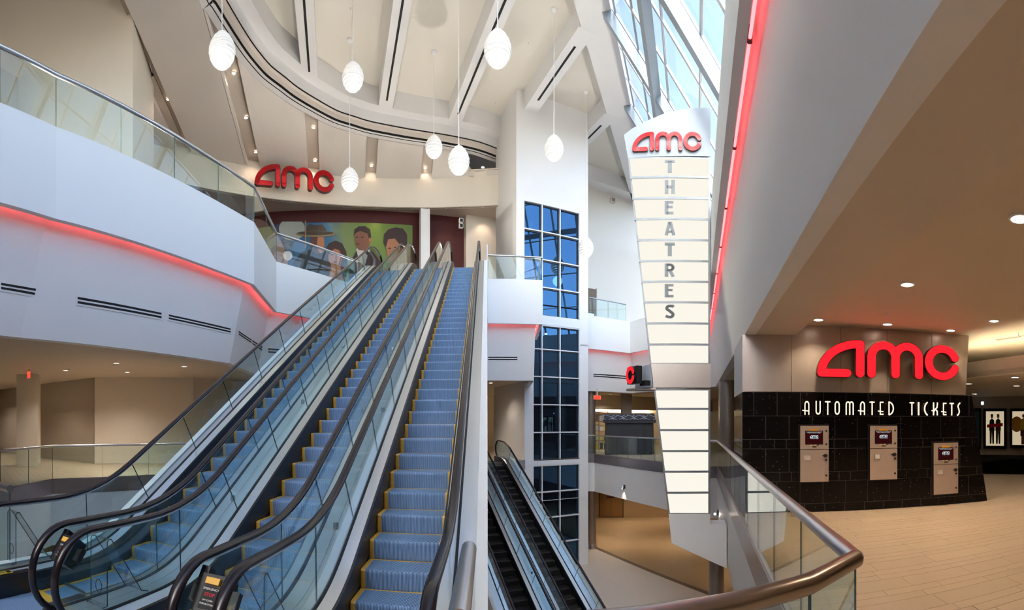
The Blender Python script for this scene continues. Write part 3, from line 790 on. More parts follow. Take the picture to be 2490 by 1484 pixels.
        # newel base and inlet
        for vn, zn, d in ((vs + .22, zlo, 1), (ve - .22, zhi, -1)):
            x0, x1 = sorted((s * (hw + .01), s * o))
            ring = [(vn, zn + .0), (vn, zn + .2), (vn + d * .07, zn + .262), (vn + d * .5, zn + .262), (vn + d * .5, zn)]
            obj('newel_base', MB().prism([P3(x0, v, z) for v, z in ring], side * (x1 - x0)), 'black_plastic', root)
            c = P3(s * g, vn - d * .02, zn + .13); ax = (fr(0, 1) - fr(0, 0)).normalized() * d
            mb = MB(); u_ = side; w_ = V(0, 0, 1)
            rows = [[c + ax * t + (u_ * cos(q) + w_ * sin(q)) * r for q in [2 * pi * k / 14 for k in range(14)]] for t, r in ((.02, .11), (-.015, .10), (-.03, .06), (.0, .05), (.03, .0))]
            mb.grid(rows, close=True); obj('handrail_inlet', mb, 'rubber', root, smooth=True)
    # truss and floor plates
    mb = MB(); o0, o1 = -oL + .02, oR - .02
    lo = [(v, interp(nose, v) - .45) for v in vv]; hi = [(v, interp(nose, v) - 1.15) for v in vv]
    mb.prism([P3(o0, v, z) for v, z in lo + hi[::-1]], side * (o1 - o0)); fixn(obj('truss', mb, 'white_paint', root))
    vc0, vc1 = va - 1.25, vb + 1.15
    for a, b, z in ((vs - 1.2, vc0, zlo), (vc1, ve + 1.6, zhi)):
        obj('floor_plate', MB().prism([P3(-hw - .3, a, z + .001), P3(hw + .3, a, z + .001), P3(hw + .3, b, z + .001), P3(-hw - .3, b, z + .001)], (0, 0, .006)), tread if yellow else 'satin_steel', root)
    for a, d, z in ((vc0, 1, zlo), (vc1, -1, zhi)):
        mb = MB().prism([P3(-hw, a - .03 * d, z + .007), P3(hw, a - .03 * d, z + .007), P3(hw, a + .10 * d, z + .007), P3(-hw, a + .10 * d, z + .007)], (0, 0, .008))
        obj('comb_plate', mb, 'yellow_plastic' if yellow else 'satin_steel', root)
    # steps
    me = step_mesh('step', hw, tread); ye = edge_mesh('step_edging', hw) if yellow else None
    v = v0
    while v - .4 > vc0 - .02: v -= .4
    off = wloc(root)
    while v < vc1:
        st = bpy.data.objects.new('step', me); COL.objects.link(st); st.parent = root
        st.location = P3(0, v, interp(nose, v)) - off; st.rotation_euler = (0, 0, -yaw)
        if ye:
            y = bpy.data.objects.new('step_edging', ye); COL.objects.link(y); y.parent = st
        v += .4
    return root, interp, dk, P3
HW = .447
NWL = (2.35, 20.75)
G_UP = 'blue stepped up escalators'
X1, X2, X3 = -4.621 + HW, -3.017 + HW, -1.403 + HW
e1 = escalator(EF, YE, X1, EYE - 4.546, 0, F2, 5.575, HW, 'leftmost of the three up escalators with blue ribbed steps', 'sky_tint_tread', True, .90, (X2 - X1) / 2 - .002, NWL, coverL=True, group=G_UP)
e2 = escalator(EF, YE, X2, EYE - 4.546, 0, F2, 5.131, HW, 'middle one of the three blue stepped up escalators', 'sky_tint_tread', True, (X2 - X1) / 2 - .002, (X3 - X2) / 2 - .002, NWL, group=G_UP)
e3 = escalator(EF, YE, X3, EYE - 4.546, 0, F2, 4.608, HW, 'nearest right hand up escalator with white cladding on its right', 'sky_tint_tread', True, (X3 - X2) / 2 - .002, -X3 - .004, NWL, coverR=True, group=G_UP)
G_DN = 'black stepped down escalators'
ZLB = EYE - 14.628
d2 = escalator(BF, YB, 8.256 - HW, ZLB, L0, 0, 14.395, HW, 'right black stepped escalator down to the lowest floor', 'black_tread', False, .87, 1.0, (9.0, 23.3), coverR=True, group=G_DN)
d1 = escalator(BF, YB, 6.512 - HW, ZLB, L0, 0, 14.653, HW, 'left black stepped escalator partly hidden by the white cladding', 'black_tread', False, 1.0, .87, (9.0, 23.3), coverL=True, group=G_DN)
# emergency stop boxes between the handrail loops, acrylic guards, warning labels, deck buttons
def text_mb(txt, o, ux, uz, h, align='CENTER', depth=.002):
    cu = bpy.data.curves.new('t', 'FONT'); cu.body = txt; cu.size = h; cu.align_x = align; cu.extrude = 0; cu.resolution_u = 2
    ob = bpy.data.objects.new('t', cu); COL.objects.link(ob); dg = bpy.context.evaluated_depsgraph_get(); me = ob.evaluated_get(dg).to_mesh()
    mb = MB(); mb.add([Vector(o) + Vector(ux) * v.co.x + Vector(uz) * v.co.y for v in me.vertices], [tuple(p.vertices) for p in me.polygons])
    ob.to_mesh_clear(); bpy.data.objects.remove(ob); bpy.data.curves.remove(cu)
    return mb
def estop(xm, which):
    c = EF(xm, 2.62, .86); t = thing('stop_box', 'black emergency stop box ' + which, 'stop button', c, 'emergency stop boxes')
    a = math.radians(38)
    R_ = (EF(1, 0) - EF(0, 0)); D_ = (EF(0, 1) - EF(0, 0)); up = (V(0, 0, 1) * cos(a) + D_ * sin(a)); nm = up.cross(R_)
    fr = lambda u, v, z=0: c + R_ * u + nm * v + up * z
    obj('housing', MB().box(fr, -.11, .11, -.05, .09, -.13, .13), 'black_plastic', t)
    obj('bracket', MB().box(fr, -.19, .19, .0, .05, -.06, .06), 'black_plastic', t)
    obj('tilted_lug', MB().box(fr, -.16, -.09, -.02, .06, .05, .19), 'black_plastic', t)
    obj('cover', MB().box(fr, -.055, .055, -.075, -.05, .055, .10), 'yellow_plastic', t)
    lb = obj('label_plate', MB().box(fr, -.06, .06, -.054, -.05, -.11, .045), 'black_matte', t)
    for k, (tx, h, m) in enumerate((('EMERGENCY', .022, 'paper'), ('STOP', .034, 'red_face'), ('LIFT COVER', .016, 'paper'), ('PUSH BUTTON', .016, 'paper'))):
        obj('lettering', text_mb(tx, fr(0, -.0555, .018 - [0, .042, .075, .10][k]), R_, up, h), m, lb)
estop((X1 + X2) / 2, 'between the left and middle escalators')
estop((X2 + X3) / 2, 'between the middle and right escalators')
def guard(x, v, w, h, lab, lean):
    z = .275; c = EF(x, v, z)
    t = thing('acrylic_guard', lab, 'acrylic guard', c, 'bent acrylic guards on the escalator decks')
    fr = lambda a, b, q=0: EF(x + a, v + b, z + q)
    path = [(-.06, .0), (.0, .004), (.0, h * .97), (.015, h), (.05, h), (.065, h * .97), (.065 + lean, .03), (.065 + lean + .1, .0)]
    mb = MB(); th = .008
    for (b0, q0), (b1, q1) in zip(path, path[1:]):
        dx, dz = b1 - b0, q1 - q0; L = math.hypot(dx, dz); nx, nz = -dz / L * th, dx / L * th
        mb.hexa([fr(-w / 2, b0, q0), fr(w / 2, b0, q0), fr(w / 2, b1, q1), fr(-w / 2, b1, q1), fr(-w / 2, b0 + nx, q0 + nz), fr(w / 2, b0 + nx, q0 + nz), fr(w / 2, b1 + nx, q1 + nz), fr(-w / 2, b1 + nx, q1 + nz)])
    obj('bent_sheet', mb, 'acrylic', t)
    ed = MB()
    for s in (-w / 2, w / 2): ed.tube([fr(s, b, q) for b, q in path], .005, 5)
    obj('sheet_edge', ed, 'glass_edge', t)
    ho = MB(); cc = fr(0, -.004, .17); R_ = EF(1, 0) - EF(0, 0)
    ho.tube([cc + R_ * (.045 * cos(q)) + V(0, 0, .062 * sin(q)) for q in [2 * pi * k / 20 for k in range(21)]], .004, 5)
    obj('hole_rim', ho, 'glass_edge', t)
guard(X1 - HW - .40, 3.02, .20, .64, 'clear bent acrylic guard at the foot of the leftmost escalator', .42)
guard((X1 + X2) / 2, 3.02, .24, .64, 'clear bent acrylic guard between left and middle escalators', .42)
guard((X2 + X3) / 2, 3.14, .24, .60, 'clear bent acrylic guard between middle and right escalators', .42)
def warn(x, v, which):
    t = thing('warning_label', 'yellow warning label on the deck ' + which, 'label', EF(x, v, .278), 'escalator warning labels')
    obj('plate', MB().box(EF, x - .05, x + .05, v, v + .17, .272, .2755), 'yellow_label', t)
    obj('pictogram', MB().box(EF, x - .04, x + .04, v + .10, v + .16, .2755, .2765), 'black_matte', t)
    mb = MB()
    for k in range(6): mb.box(EF, x - .04, x + .04 - (k % 3) * .01, v + .012 + k * .013, v + .018 + k * .013, .2755, .2765)
    obj('lettering', mb, 'black_matte', t)
warn(X1 - HW - .10, 2.66, 'of the leftmost escalator'); warn(X2 - HW - .10, 2.62, 'of the middle escalator'); warn(X3 - HW - .10, 2.60, 'of the right escalator')
dkE = e1[2]
def deck_button(x, v, fr, dk, lab, z=None):
    zz = interp(dk, v)
    t = thing('deck_button', lab, 'deck button', fr(x, v, zz), 'anti slide buttons on the escalator decks')
    ax = V(0, 0, 1)
    sharp(obj('stud', MB().lathe([(.0, .075), (.032, .07), (.034, .0), (.0, -.02)], fr(x, v, zz), 16), 'steel', t))
for k, v in enumerate((5.4, 7.9, 10.4)):
    nm = ('lowest', 'second', 'third')[k]
    deck_button((X1 + X2) / 2, v + .1, EF, dkE, nm + ' round steel button on the deck between left and middle escalators')
    deck_button((X2 + X3) / 2, v - .2, EF, dkE, nm + ' round steel button on the deck between middle and right escalators')
deck_button((8.256 + 6.512) / 2 - HW, 15.3, BF, d1[2], 'round steel button on the deck between the black escalators')

# ================================================================== RAILINGS
def railing(pts, zf, lab, h=RAILH, step=1.25, r=.05, m='rail_metal', closed=False, inset=.0, group='glass railings', mats=None, zb=None, foot=True):
    pts = [V(p[0], p[1], 0) for p in pts]; t = thing('glass_railing', lab, 'railing', pts[0] + V(0, 0, zf), group)
    top = [p + V(0, 0, zf + h - r) for p in pts]
    if mats:
        for (i, j, mm) in mats: sharp(obj('handrail', MB().tube(top[i:j + 1], r, 16), mm, t))
    else: sharp(obj('handrail', MB().tube(top, r, 14), m, t))
    for a, b in zip(pts, pts[1:]):
        L = (b - a).length; n = max(1, round(L / step)); d = (b - a) / L; sd = V(-d.y, d.x, 0) * .007
        for k in range(n):
            p, q = a + d * (L * k / n + .006), a + d * (L * (k + 1) / n - .006)
            z0, z1 = (zf + .02 if zb is None else zb), zf + h - r * 1.2
            o = obj('glass_panel', MB().hexa([V(p.x, p.y, z0) - sd, V(q.x, q.y, z0) - sd, V(q.x, q.y, z0) + sd, V(p.x, p.y, z0) + sd, V(p.x, p.y, z1) - sd, V(q.x, q.y, z1) - sd, V(q.x, q.y, z1) + sd, V(p.x, p.y, z1) + sd]), 'clear_glass', t)
            o.data.materials.append(MATS['glass_edge'])
            for f in o.data.polygons:
                if f.index in (3, 5): f.material_index = 1
    shoe = MB()
    for a, b in zip(pts, pts[1:]):
        d = (b - a).normalized(); sd = V(-d.y, d.x, 0) * .03
        shoe.hexa([V(a.x, a.y, zf) - sd, V(b.x, b.y, zf) - sd, V(b.x, b.y, zf) + sd, V(a.x, a.y, zf) + sd, V(a.x, a.y, zf + .05) - sd, V(b.x, b.y, zf + .05) - sd, V(b.x, b.y, zf + .05) + sd, V(a.x, a.y, zf + .05) + sd])
    if foot: obj('base_shoe', shoe, 'band_metal', t)
    return t
rn = lambda i: H1[i]
railing([(-.29, 3.1), (-.23, 1.97)], 0, 'short glass railing with round steel handrail beside the right escalator foot', r=.052, m='rail_metal', zb=.31, foot=False)
near = [(-.12, 1.93), (.41, 1.93), (1.0, 1.925), (1.47, 1.955), xy(E_R0), xy(WN(.985, 20.85)), (8.47, 19.1)]
railing(near, 0, 'long glass railing with bronze handrail bending round in the foreground', r=.056, mats=((0, 4, 'bronze_rail'), (4, 6, 'rail_metal')), step=1.5)
railing([(8.47, 19.1), (5.19, 28.5), (4.65, 28.65)], 0, 'glass railing in front of the draped stall', r=.04)
railing([(-12.0, 5.3), (-12.45, 6.2), (-13.72, 8.9), (-11.75, 14.1), (-9.4, 20.2)], 0, 'glass railing in front of the pale partition wall on the left', r=.045, step=1.9)
railing([(-5.20, 2.73), (-10.6, 2.85)], 0, 'near railing cut off by the left edge', r=.05)
up = lambda p: p
hl = [H2[k] for k in (16, 15, 14, 13, 12)]
railing([(-8.3, -2), hl[0], hl[1], hl[2], hl[3], hl[4]], F2 + .02, 'long glass railing with steel handrail on the left upper gallery', h=1.22, r=.05, step=1.75, foot=False)
railing([xy(EF(.06, 20.95)), (1.38, 21.22), (1.38, 24.9)], F2 + .02, 'glass railing on the landing left of the lift tower', h=1.10, r=.04, step=1.3, foot=False)
railing([(4.7, 27.85), (7.3, 29.0)], F2 + .02, 'glass railing of the gallery right of the lift tower', h=1.15, r=.04, step=1.5, foot=False)
railing([xy(EF(-5.2, 21.1)), xy(EF(-5.2, 19.9))], F2 + .02, 'small glass railing beside the head of the leftmost escalator', h=1.15, r=.04)
p = EF(.0, 20.4, F2)
t = thing('post', 'short steel post beside the head of the right escalator', 'post', p); sharp(obj('shaft', MB().lathe([(0, 0), (.03, 0), (.03, 1.35), (0, 1.37)], p, 12), 'rail_metal', t)); obj('foot', MB().lathe([(0, 0), (.07, 0), (.07, .02), (0, .02)], p, 12), 'rail_metal', t)

# ================================================================== PENDANT LAMPS
def pendant_meshes():
    D = .84; H = 1.0
    rings = []
    tiers = [(.98, .19), (.86, .30), (.73, .375), (.60, .415), (.47, .42), (.34, .39), (.22, .32), (.115, .22)]
    for z, r in tiers:
        rings.append((z, r))
    return rings
TIERS = pendant_meshes()
def lamp_part_mesh(name, prof, m, n=28):
    mb = MB().lathe(prof, (0, 0, 0), n); me = mb.mesh(name, smooth=True); me.materials.append(MATS[m]); return me
LM = {}
for i, (z, r) in enumerate(TIERS):
    up_, lo_ = .075, .055
    LM['ring%d' % i] = lamp_part_mesh('shade_ring', [(r * .70, z + up_), (r * .93, z + up_ * .62), (r, z), (r * .97, z - lo_ * .8), (r * .90, z - lo_), (r * .92, z - lo_ * .6), (r * .95, z), (r * .88, z + up_ * .5), (r * .70, z + up_)], 'lamp_ring')
LM['cone'] = lamp_part_mesh('neck_cone', [(0.0, 1.30), (.012, 1.30), (.022, 1.17), (.07, 1.08), (.155, 1.03), (.15, 1.02), (.0, 1.02)], 'lamp_white')
LM['bulb'] = lamp_part_mesh('diffuser', [(0, .92), (.10, .90), (.155, .75), (.17, .55), (.15, .32), (.09, .16), (0, .12)], 'lamp_glow')
LM['fin'] = lamp_part_mesh('finial', [(0, .07), (.10, .075), (.12, .045), (.06, .03), (.04, -.005), (.0, -.02)], 'lamp_ring')
def strut_mesh():
    mb = MB()
    for k in range(4):
        a = pi / 4 + k * pi / 2
        mb.tube([V(r * .9 * cos(a), r * .9 * sin(a), z) for z, r in TIERS], .007, 5)
    me = mb.mesh('strut'); me.materials.append(MATS['lamp_white']); return me
LM['strut'] = strut_mesh()
CAN = lamp_part_mesh('canopy', [(0, 0), (.13, 0), (.14, -.05), (.08, -.12), (.02, -.16), (0, -.16)], 'lamp_white', 18)
def pendant(px, py_c, d, lab):
    c = pd(px, py_c, d); base = c - V(0, 0, .55)
    t = thing('pendant_lamp', lab, 'pendant lamp', base, 'white beehive pendant lamps')
    for k, me in LM.items():
        nm = me.name.split('.')[0]
        o = bpy.data.objects.new(nm, me); COL.objects.link(o); o.parent = t
    zt = ZC
    u, v = u_of(c), v_of(c)
    if u < -5: zt = pan_z(u, v)
    obj('cord', MB().tube([base + V(0, 0, 1.28), V(base.x, base.y, zt)], .015, 6), 'lamp_white', t)
    o = bpy.data.objects.new('canopy', CAN); COL.objects.link(o); o.parent = t; o.location = (0, 0, zt - base.z)
    point(t, base + V(0, 0, -.4), LAMP_W, size=.3)
LAMP_W = 12
pendant(540, 122, 14.3, 'large white beehive pendant lamp nearest the left wall')
pendant(858, 187, 17.8, 'white beehive pendant lamp hanging above the one with the longest cord')
pendant(850.5, 437, 21.6, 'white beehive pendant lamp hanging right beside the curved fascia letters')
pendant(1055, 357, 22.3, 'smaller white beehive pendant lamp left of its larger neighbour by the cove end')
pendant(1115.5, 390, 17.8, 'white beehive pendant lamp hanging low over the heads of the escalators')
pendant(1210, 118, 14.1, 'large white beehive pendant lamp above the lift tower')
pendant(1347, 360, 20.0, 'white beehive pendant lamp in front of the blank white lift tower')
pendant(1425, 602, 25.0, 'lowest white beehive pendant lamp at the right edge of the lift tower')
# ================================================================== LETTER SHAPES (strokes)
def stroke(pts, w, cap='round', n=8):
    """closed outline rings of a thick polyline, one convex ring per segment plus round joins"""
    rings = []; P = [Vector(p) for p in pts]; h = w / 2
    for i, (a, b) in enumerate(zip(P, P[1:])):
        t = (b - a)
        if t.length < 1e-6: continue
        t.normalize(); nrm = Vector((-t.y, t.x)) * h
        rings.append([a - nrm, b - nrm, b + nrm, a + nrm])
    def disc(c): return [c + Vector((cos(2 * pi * k / 16), sin(2 * pi * k / 16))) * h for k in range(16)]
    for i in range(1, len(P) - 1): rings.append(disc(P[i]))
    if cap == 'round': rings += [disc(P[0]), disc(P[-1])]
    return rings
def arc(cx, cy, rx, ry, a0, a1, n=16):
    return [(cx + rx * cos(math.radians(a0 + (a1 - a0) * k / n)), cy + ry * sin(math.radians(a0 + (a1 - a0) * k / n))) for k in range(n + 1)]
def letter_mb(rings, o, ux, uz, nm, d0, d1, sx=1, sz=1):
    mb = MB(); o, ux, uz, nm = Vector(o), Vector(ux), Vector(uz), Vector(nm)
    for r in rings:
        ring = [o + ux * (p[0] * sx) + uz * (p[1] * sz) + nm * d0 for p in r]
        mb.prism(ring, nm * (d1 - d0))
    return mb
W_ = .232
LA = (stroke([(.735, .116)] + [(.116, .116)] + arc(1.06, .116, .944, .768, 180, 90, 14) , W_) + stroke([(1.06, .884), (1.06, .116)], W_), 1.176)
LMm = (stroke([(.116, .116), (.116, .57)] + arc(.425, .57, .309, .314, 180, 0, 12) + [(.734, .116)], W_) + stroke([(.734, .57)] + arc(1.043, .57, .309, .314, 180, 0, 12) + [(1.352, .116)], W_), 1.468)
LC = (stroke(arc(.485, .5, .385, .384, 22, 338, 26), W_), .97)
def amc(o, ux, uz, nm, width, height, lab, face='red_face', ret='red_return', depth=.12, so=.04, rim=True, group='red three letter signs'):
    t = thing('letter_sign', lab, 'sign', o, group)
    tot = LA[1] + LMm[1] + LC[1] + .10; sx = width / tot; x = 0.0
    o = Vector(o); ux = Vector(ux)
    for nme, (rings, adv) in (('letter_a', LA), ('letter_m', LMm), ('letter_c', LC)):
        oo = o + ux * (x * sx)
        body = obj(nme, letter_mb(rings, oo, ux, uz, nm, so, so + depth, sx, height), ret, t)
        k = .93
        inner = []
        for r in rings:
            c = sum((Vector(p) for p in r), Vector((0, 0))) / len(r); inner.append(r)
        sh = [[(p[0], p[1]) for p in r] for r in shrink(rings)]
        obj('face', letter_mb(sh, oo, ux, uz, nm, so + depth - .005, so + depth + .012, sx, height), face, body)
        x += adv + .05
    return t
def shrink(rings, f=.88):
    out = []
    for r in rings:
        r = [Vector(p) for p in r]
        if len(r) == 4:
            m0, m1 = (r[0] + r[3]) / 2, (r[1] + r[2]) / 2
            out.append([m0 + (r[0] - m0) * f, m1 + (r[1] - m1) * f, m1 + (r[2] - m1) * f, m0 + (r[3] - m0) * f])
        else:
            c = sum(r, Vector((0, 0))) / len(r); out.append([c + (p - c) * f for p in r])
    return out

# ================================================================== TICKET WALL
T0 = V(4.99, 9.16, 0); TD = V(.875, -.485, 0).normalized(); TN = V(-.485, -.875, 0).normalized()
def TW(s, o, z=0.0): return T0 + TD * s + TN * o + V(0, 0, z)
def tw_s(px, o=0.0, py=1027):
    p = pplane(px, py, TW(0, o, 0), TN); return (p - T0).dot(TD)
def tw_p(px, py, o=0.0): 
    p = pplane(px, py, TW(0, o, 0), TN); return (p - T0).dot(TD), p.z
BT = 2.73
sr = lambda z: 6.10 - .165 * z
wallt = thing('ticket_wall', 'black granite ticket wall with panelled metal header', 'wall', TW(3, 0, 0), kind='structure')
mb = MB().prism([TW(0, -.008, 0), TW(sr(0) - .004, -.008, 0), TW(sr(BT) - .004, -.008, BT), TW(0, -.008, BT)], -TN * .6); obj('backing', mb, 'grout_dark', wallt)
rows = [0.0, .19, .70, .914, 1.445, 1.66, 2.19, BT]
def tile(s0, s1, z0, z1):
    g = .006
    a, b = min(s1, sr(z0)) - g, min(s1, sr(z1)) - g
    if a - s0 < .05: return
    obj('tile', MB().prism([TW(s0 + g, -.032, z0 + g), TW(a, -.032, z0 + g), TW(b, -.032, z1 - g), TW(s0 + g, -.032, z1 - g)], TN * .032), 'granite', wallt)
for i, (z0, z1) in enumerate(zip(rows, rows[1:])):
    s = -.02; k = 0
    small = z1 - z0 < .3 and i > 0
    widths = [.55, .27, .55] if small else ([.47] if i == 0 else [.53])
    first = [.0, .25, .30, .0, .18, .0, .26][i]
    s = 0.0
    if first: tile(0, first, z0, z1); s = first
    while s < sr(z0) - .02:
        w = widths[k % len(widths)]; k += 1
        tile(s, s + w if sr(z0) - (s + w) > .12 else 9, z0, z1)
        s = s + w if sr(z0) - (s + w) > .12 else 9
# left return along the deck edge
RD = WN(0, 1) - WN(0, 0)
lf = V(-RD.y, RD.x, 0)
for i, (z0, z1) in enumerate(zip(rows, rows[1:])):
    for k in range(4):
        a, b = T0 + RD * (k * .55 + .03), T0 + RD * (k * .55 + .54)
        obj('tile', MB().prism([a + V(0, 0, z0 + .005), b + V(0, 0, z0 + .005), b + V(0, 0, z1 - .005), a + V(0, 0, z1 - .005)], -lf * .03), 'granite', wallt)
obj('header_return', MB().prism([T0 + V(0, 0, BT), T0 + RD * 2.2 + V(0, 0, BT), T0 + RD * 2.2 + V(0, 0, 4.02), T0 + V(0, 0, 4.02)], -lf * .04), 'pylon_metal', wallt)
obj('header_return', MB().prism([T0 + RD * .05 + V(0, 0, 0), T0 + RD * 2.2, T0 + RD * 2.2 + V(0, 0, 4.02), T0 + RD * .05 + V(0, 0, 4.02)], -lf * .3 - V(0, 0, 0)).__class__().prism([T0 - lf * .04 + RD * .05, T0 - lf * .04 + RD * 2.2, T0 - lf * .04 + RD * 2.2 + V(0, 0, BT), T0 - lf * .04 + RD * .05 + V(0, 0, BT)], -lf * .3), 'black_matte', wallt)
jo = [0.0] + [tw_s(px) for px in (1925, 2045, 2157, 2265)] + [5.56]
for i, (a, b) in enumerate(zip(jo, jo[1:])):
    top = 4.255 if i > 0 else 4.03
    br = b - .005 if i < len(jo) - 2 else 5.46
    obj('metal_panel', MB().prism([TW(a + .005, .0, BT + .01), TW(br, .0, BT + .01), TW(b - .005, .0, top), TW(a + .005, .0, top)], -TN * .05), 'panel_metal', wallt)
obj('backing', MB().prism([TW(.02, -.05, BT), TW(5.44, -.05, BT), TW(5.5, -.05, 4.24), TW(.02, -.05, 4.02)], -TN * .5), 'letter_brown', wallt)
# red letters on the header
a0, a1 = tw_s(1986, .3), tw_s(2333, .3)
zb = tw_p(2040, 918, .3)[1]; zt = tw_p(2075, 826, .3)[1]
amc(TW(a0, 0, zb), TD, V(0, 0, 1), TN, a1 - a0, zt - zb, 'big glowing red letters AMC above the ticket machines', face='red_glow', depth=.16, so=.14)
# deco lettering
def T_(): return stroke([(0.06, .94), (.54, .94)], .12, 'flat') + stroke([(.30, 1.0), (.30, 0)], .13, 'flat')
GLY = {
 'A': (stroke([(.08, 0), (.08, .72)] + arc(.26, .72, .18, .22, 180, 0, 8) + [(.44, 0)], .13, 'flat') + stroke([(-.16, .32), (.44, .27)], .10, 'flat'), .52),
 'U': (stroke([(.08, 1), (.08, .25)] + arc(.26, .25, .18, .19, 180, 360, 8) + [(.44, 1)], .13, 'flat'), .52),
 'T': (T_(), .6),
 'O': (stroke([(.08, .28), (.08, .72)] + arc(.26, .72, .18, .22, 180, 0, 8) + [(.44, .28)] + arc(.26, .28, .18, .22, 0, -180, 8), .13, 'flat'), .52),
 'M': (stroke([(.07, 0), (.07, .78)] + arc(.22, .78, .15, .16, 180, 0, 6) + [(.37, 0)], .12, 'flat') + stroke([(.37, .78)] + arc(.52, .78, .15, .16, 180, 0, 6) + [(.67, 0)], .12, 'flat'), .74),
 'E': (stroke([(.46, .94), (.12, .94), (.12, .06), (.46, .06)], .12, 'flat') + stroke([(-.12, .30), (.44, .25)], .10, 'flat'), .5),
 'D': (stroke([(.08, 0), (.08, 1)], .12, 'flat') + stroke(arc(.05, .5, .42, .47, -88, 88, 12), .12, 'flat'), .52),
 'I': (stroke([(.08, 0), (.08, 1)], .15, 'flat'), .16),
 'C': (stroke(arc(.62, .5, .52, .56, 118, 242, 12), .13, 'flat'), .45),
 'K': (stroke([(.08, 0), (.08, 1)], .13, 'flat') + stroke([(.46, 1), (.42, .62), (.10, .34)], .12, 'flat') + stroke([(.26, .48), (.44, .30), (.44, 0)], .12, 'flat') + stroke([(-.10, .36), (.2, .33)], .09, 'flat'), .5),
 'S': (stroke([(.44, 1.0), (.28, .88), (.20, .72), (.30, .5), (.36, .3), (.28, .12), (.12, 0)], .13, 'flat'), .44),
}
sgn = thing('letter_sign', 'pale lettering AUTOMATED TICKETS on the black wall', 'sign', TW(1.3, 0, 2.2))
LET = [('A', 1955.5, 1969), ('U', 1982.7, 1996.6), ('T', 2005, 2021), ('O', 2029, 2043), ('M', 2056, 2077), ('A', 2091, 2104.5), ('T', 2113.5, 2128.5), ('E', 2138, 2149.5), ('D', 2160, 2174),
       ('T', 2211, 2224.5), ('I', 2232, 2236.3), ('C', 2246, 2258), ('K', 2268.5, 2281), ('E', 2292, 2302.5), ('T', 2308.5, 2321), ('S', 2325.5, 2335)]
for ch, x0, x1 in LET:
    so = .16; s0, s1 = tw_s(x0, so), tw_s(x1, so); rings, adv = GLY[ch]
    b = obj('letter_' + ch.lower(), letter_mb(rings, TW(s0, 0, 2.215), TD, V(0, 0, 1), TN, .0, so - .02, (s1 - s0) / adv, .315), 'letter_brown', sgn)
    obj('face', letter_mb(shrink(rings, .8), TW(s0, 0, 2.215), TD, V(0, 0, 1), TN, so - .025, so, (s1 - s0) / adv, .315), 'letter_glow', b)
# ticket machines
def machine(x0, x1, y0, y1, lab):
    so = .10
    (sa, za), (sb, zb) = tw_p(x0, y0, so), tw_p(x1, y1, so)
    sa2, zb2 = tw_p(x0, y1, so)
    z1 = za; z0 = zb2; w = sb - sa; h = z1 - z0
    t = thing('ticket_machine', lab, 'ticket machine', TW((sa + sb) / 2, 0, z0), 'ticket machines')
    fr = lambda u, v, z=0: TW(sa + u * w, v, z0 + z * h)
    def bx(nm, u0, u1, q0, q1, o0, o1, m, par=None): return obj(nm, MB().box(fr, u0, u1, o0, o1, q0, q1), m, par or t)
    bx('surround', -.05, 1.03, -.02, 1.03, .0, .035, 'black_plastic')
    bx('body', 0, 1, 0, 1, .02, .08, 'letter_brown')
    ud = bx('upper_door', .0, 1, .585, 1, .08, so, 'kiosk_metal')
    ld = bx('lower_door', .0, 1, .0, .575, .08, so - .004, 'kiosk_metal')
    bx('screen_bezel', .17, .80, .665, .915, so - .002, so + .004, 'black_plastic', ud)
    sc = bx('screen', .185, .785, .675, .908, so + .003, so + .006, 'screen_red', ud)
    lw = .30 * w
    tot = LA[1] + LMm[1] + LC[1] + .1; k = lw / tot; x = 0
    for ch in (LA, LMm, LC):
        obj('logo', letter_mb(ch[0], fr(.485 - .15, 0, .79) + TD * (x * k), TD, V(0, 0, 1), TN, so + .006, so + .0075, k, k * 1.0), 'screen_text', ud); x += ch[1] + .05
    obj('lettering', text_mb('THEATRES', fr(.485, so + .0075, .765), TD, V(0, 0, 1), .042 * w / .65), 'screen_text', ud)
    obj('lettering', text_mb('Please touch screen or insert and', fr(.485, so + .0075, .885), TD, V(0, 0, 1), .026 * w / .65), 'screen_text', ud)
    obj('lettering', text_mb('remove credit card to begin.', fr(.485, so + .0075, .868), TD, V(0, 0, 1), .026 * w / .65), 'screen_text', ud)
    bx('orange_tab', .32, .64, .91, .945, so, so + .008, 'orange_tag', ud)
    for q, m in enumerate(('paper', 'orange_tag', 'paper', 'teal_paint')): bx('card_badge', .34 + q * .08, .405 + q * .08, .645, .665, so, so + .004, m, ud)
    bx('card_plate', .42, .57, .615, .635, so, so + .006, 'black_plastic', ud)
    for u in (.2, .74): bx('hinge_cap', u, u + .05, .955, .975, so, so + .003, 'panel_metal', ud)
    ti = bx('ticket_tray', .14, .36, .385, .475, so - .003, so + .006, 'steel', ld); bx('tray_mouth', .18, .345, .395, .465, so + .005, so + .008, 'paper', ld)
    cr = bx('card_reader', .84, .93, .435, .495, so - .003, so + .03, 'black_plastic', ld); bx('reader_wing', .78, .97, .455, .475, so - .003, so + .012, 'black_plastic', ld)
    for q, par in ((.91, ud), (.67, ud), (.39, ld), (.11, ld)):
        c = fr(.915, so - .004, q); mb = MB()
        rws = [[c + TN * o_ + (TD * cos(a) + V(0, 0, 1) * sin(a)) * r for a in [2 * pi * i / 14 for i in range(14)]] for o_, r in ((0, .024), (.008, .024), (.008, .016), (.004, .015))]
        mb.grid(rws, close=True); mb.poly(rws[-1]); obj('lock', mb, 'black_plastic', par)
machine(1946, 2015, 1036, 1173, 'ticket machine under the first letters, leftmost of three')
machine(2116, 2182, 1036, 1168, 'ticket machine in the middle of the black wall')
machine(2271, 2330, 1078, 1204, 'ticket machine mounted lower than the others, near the slanting end')

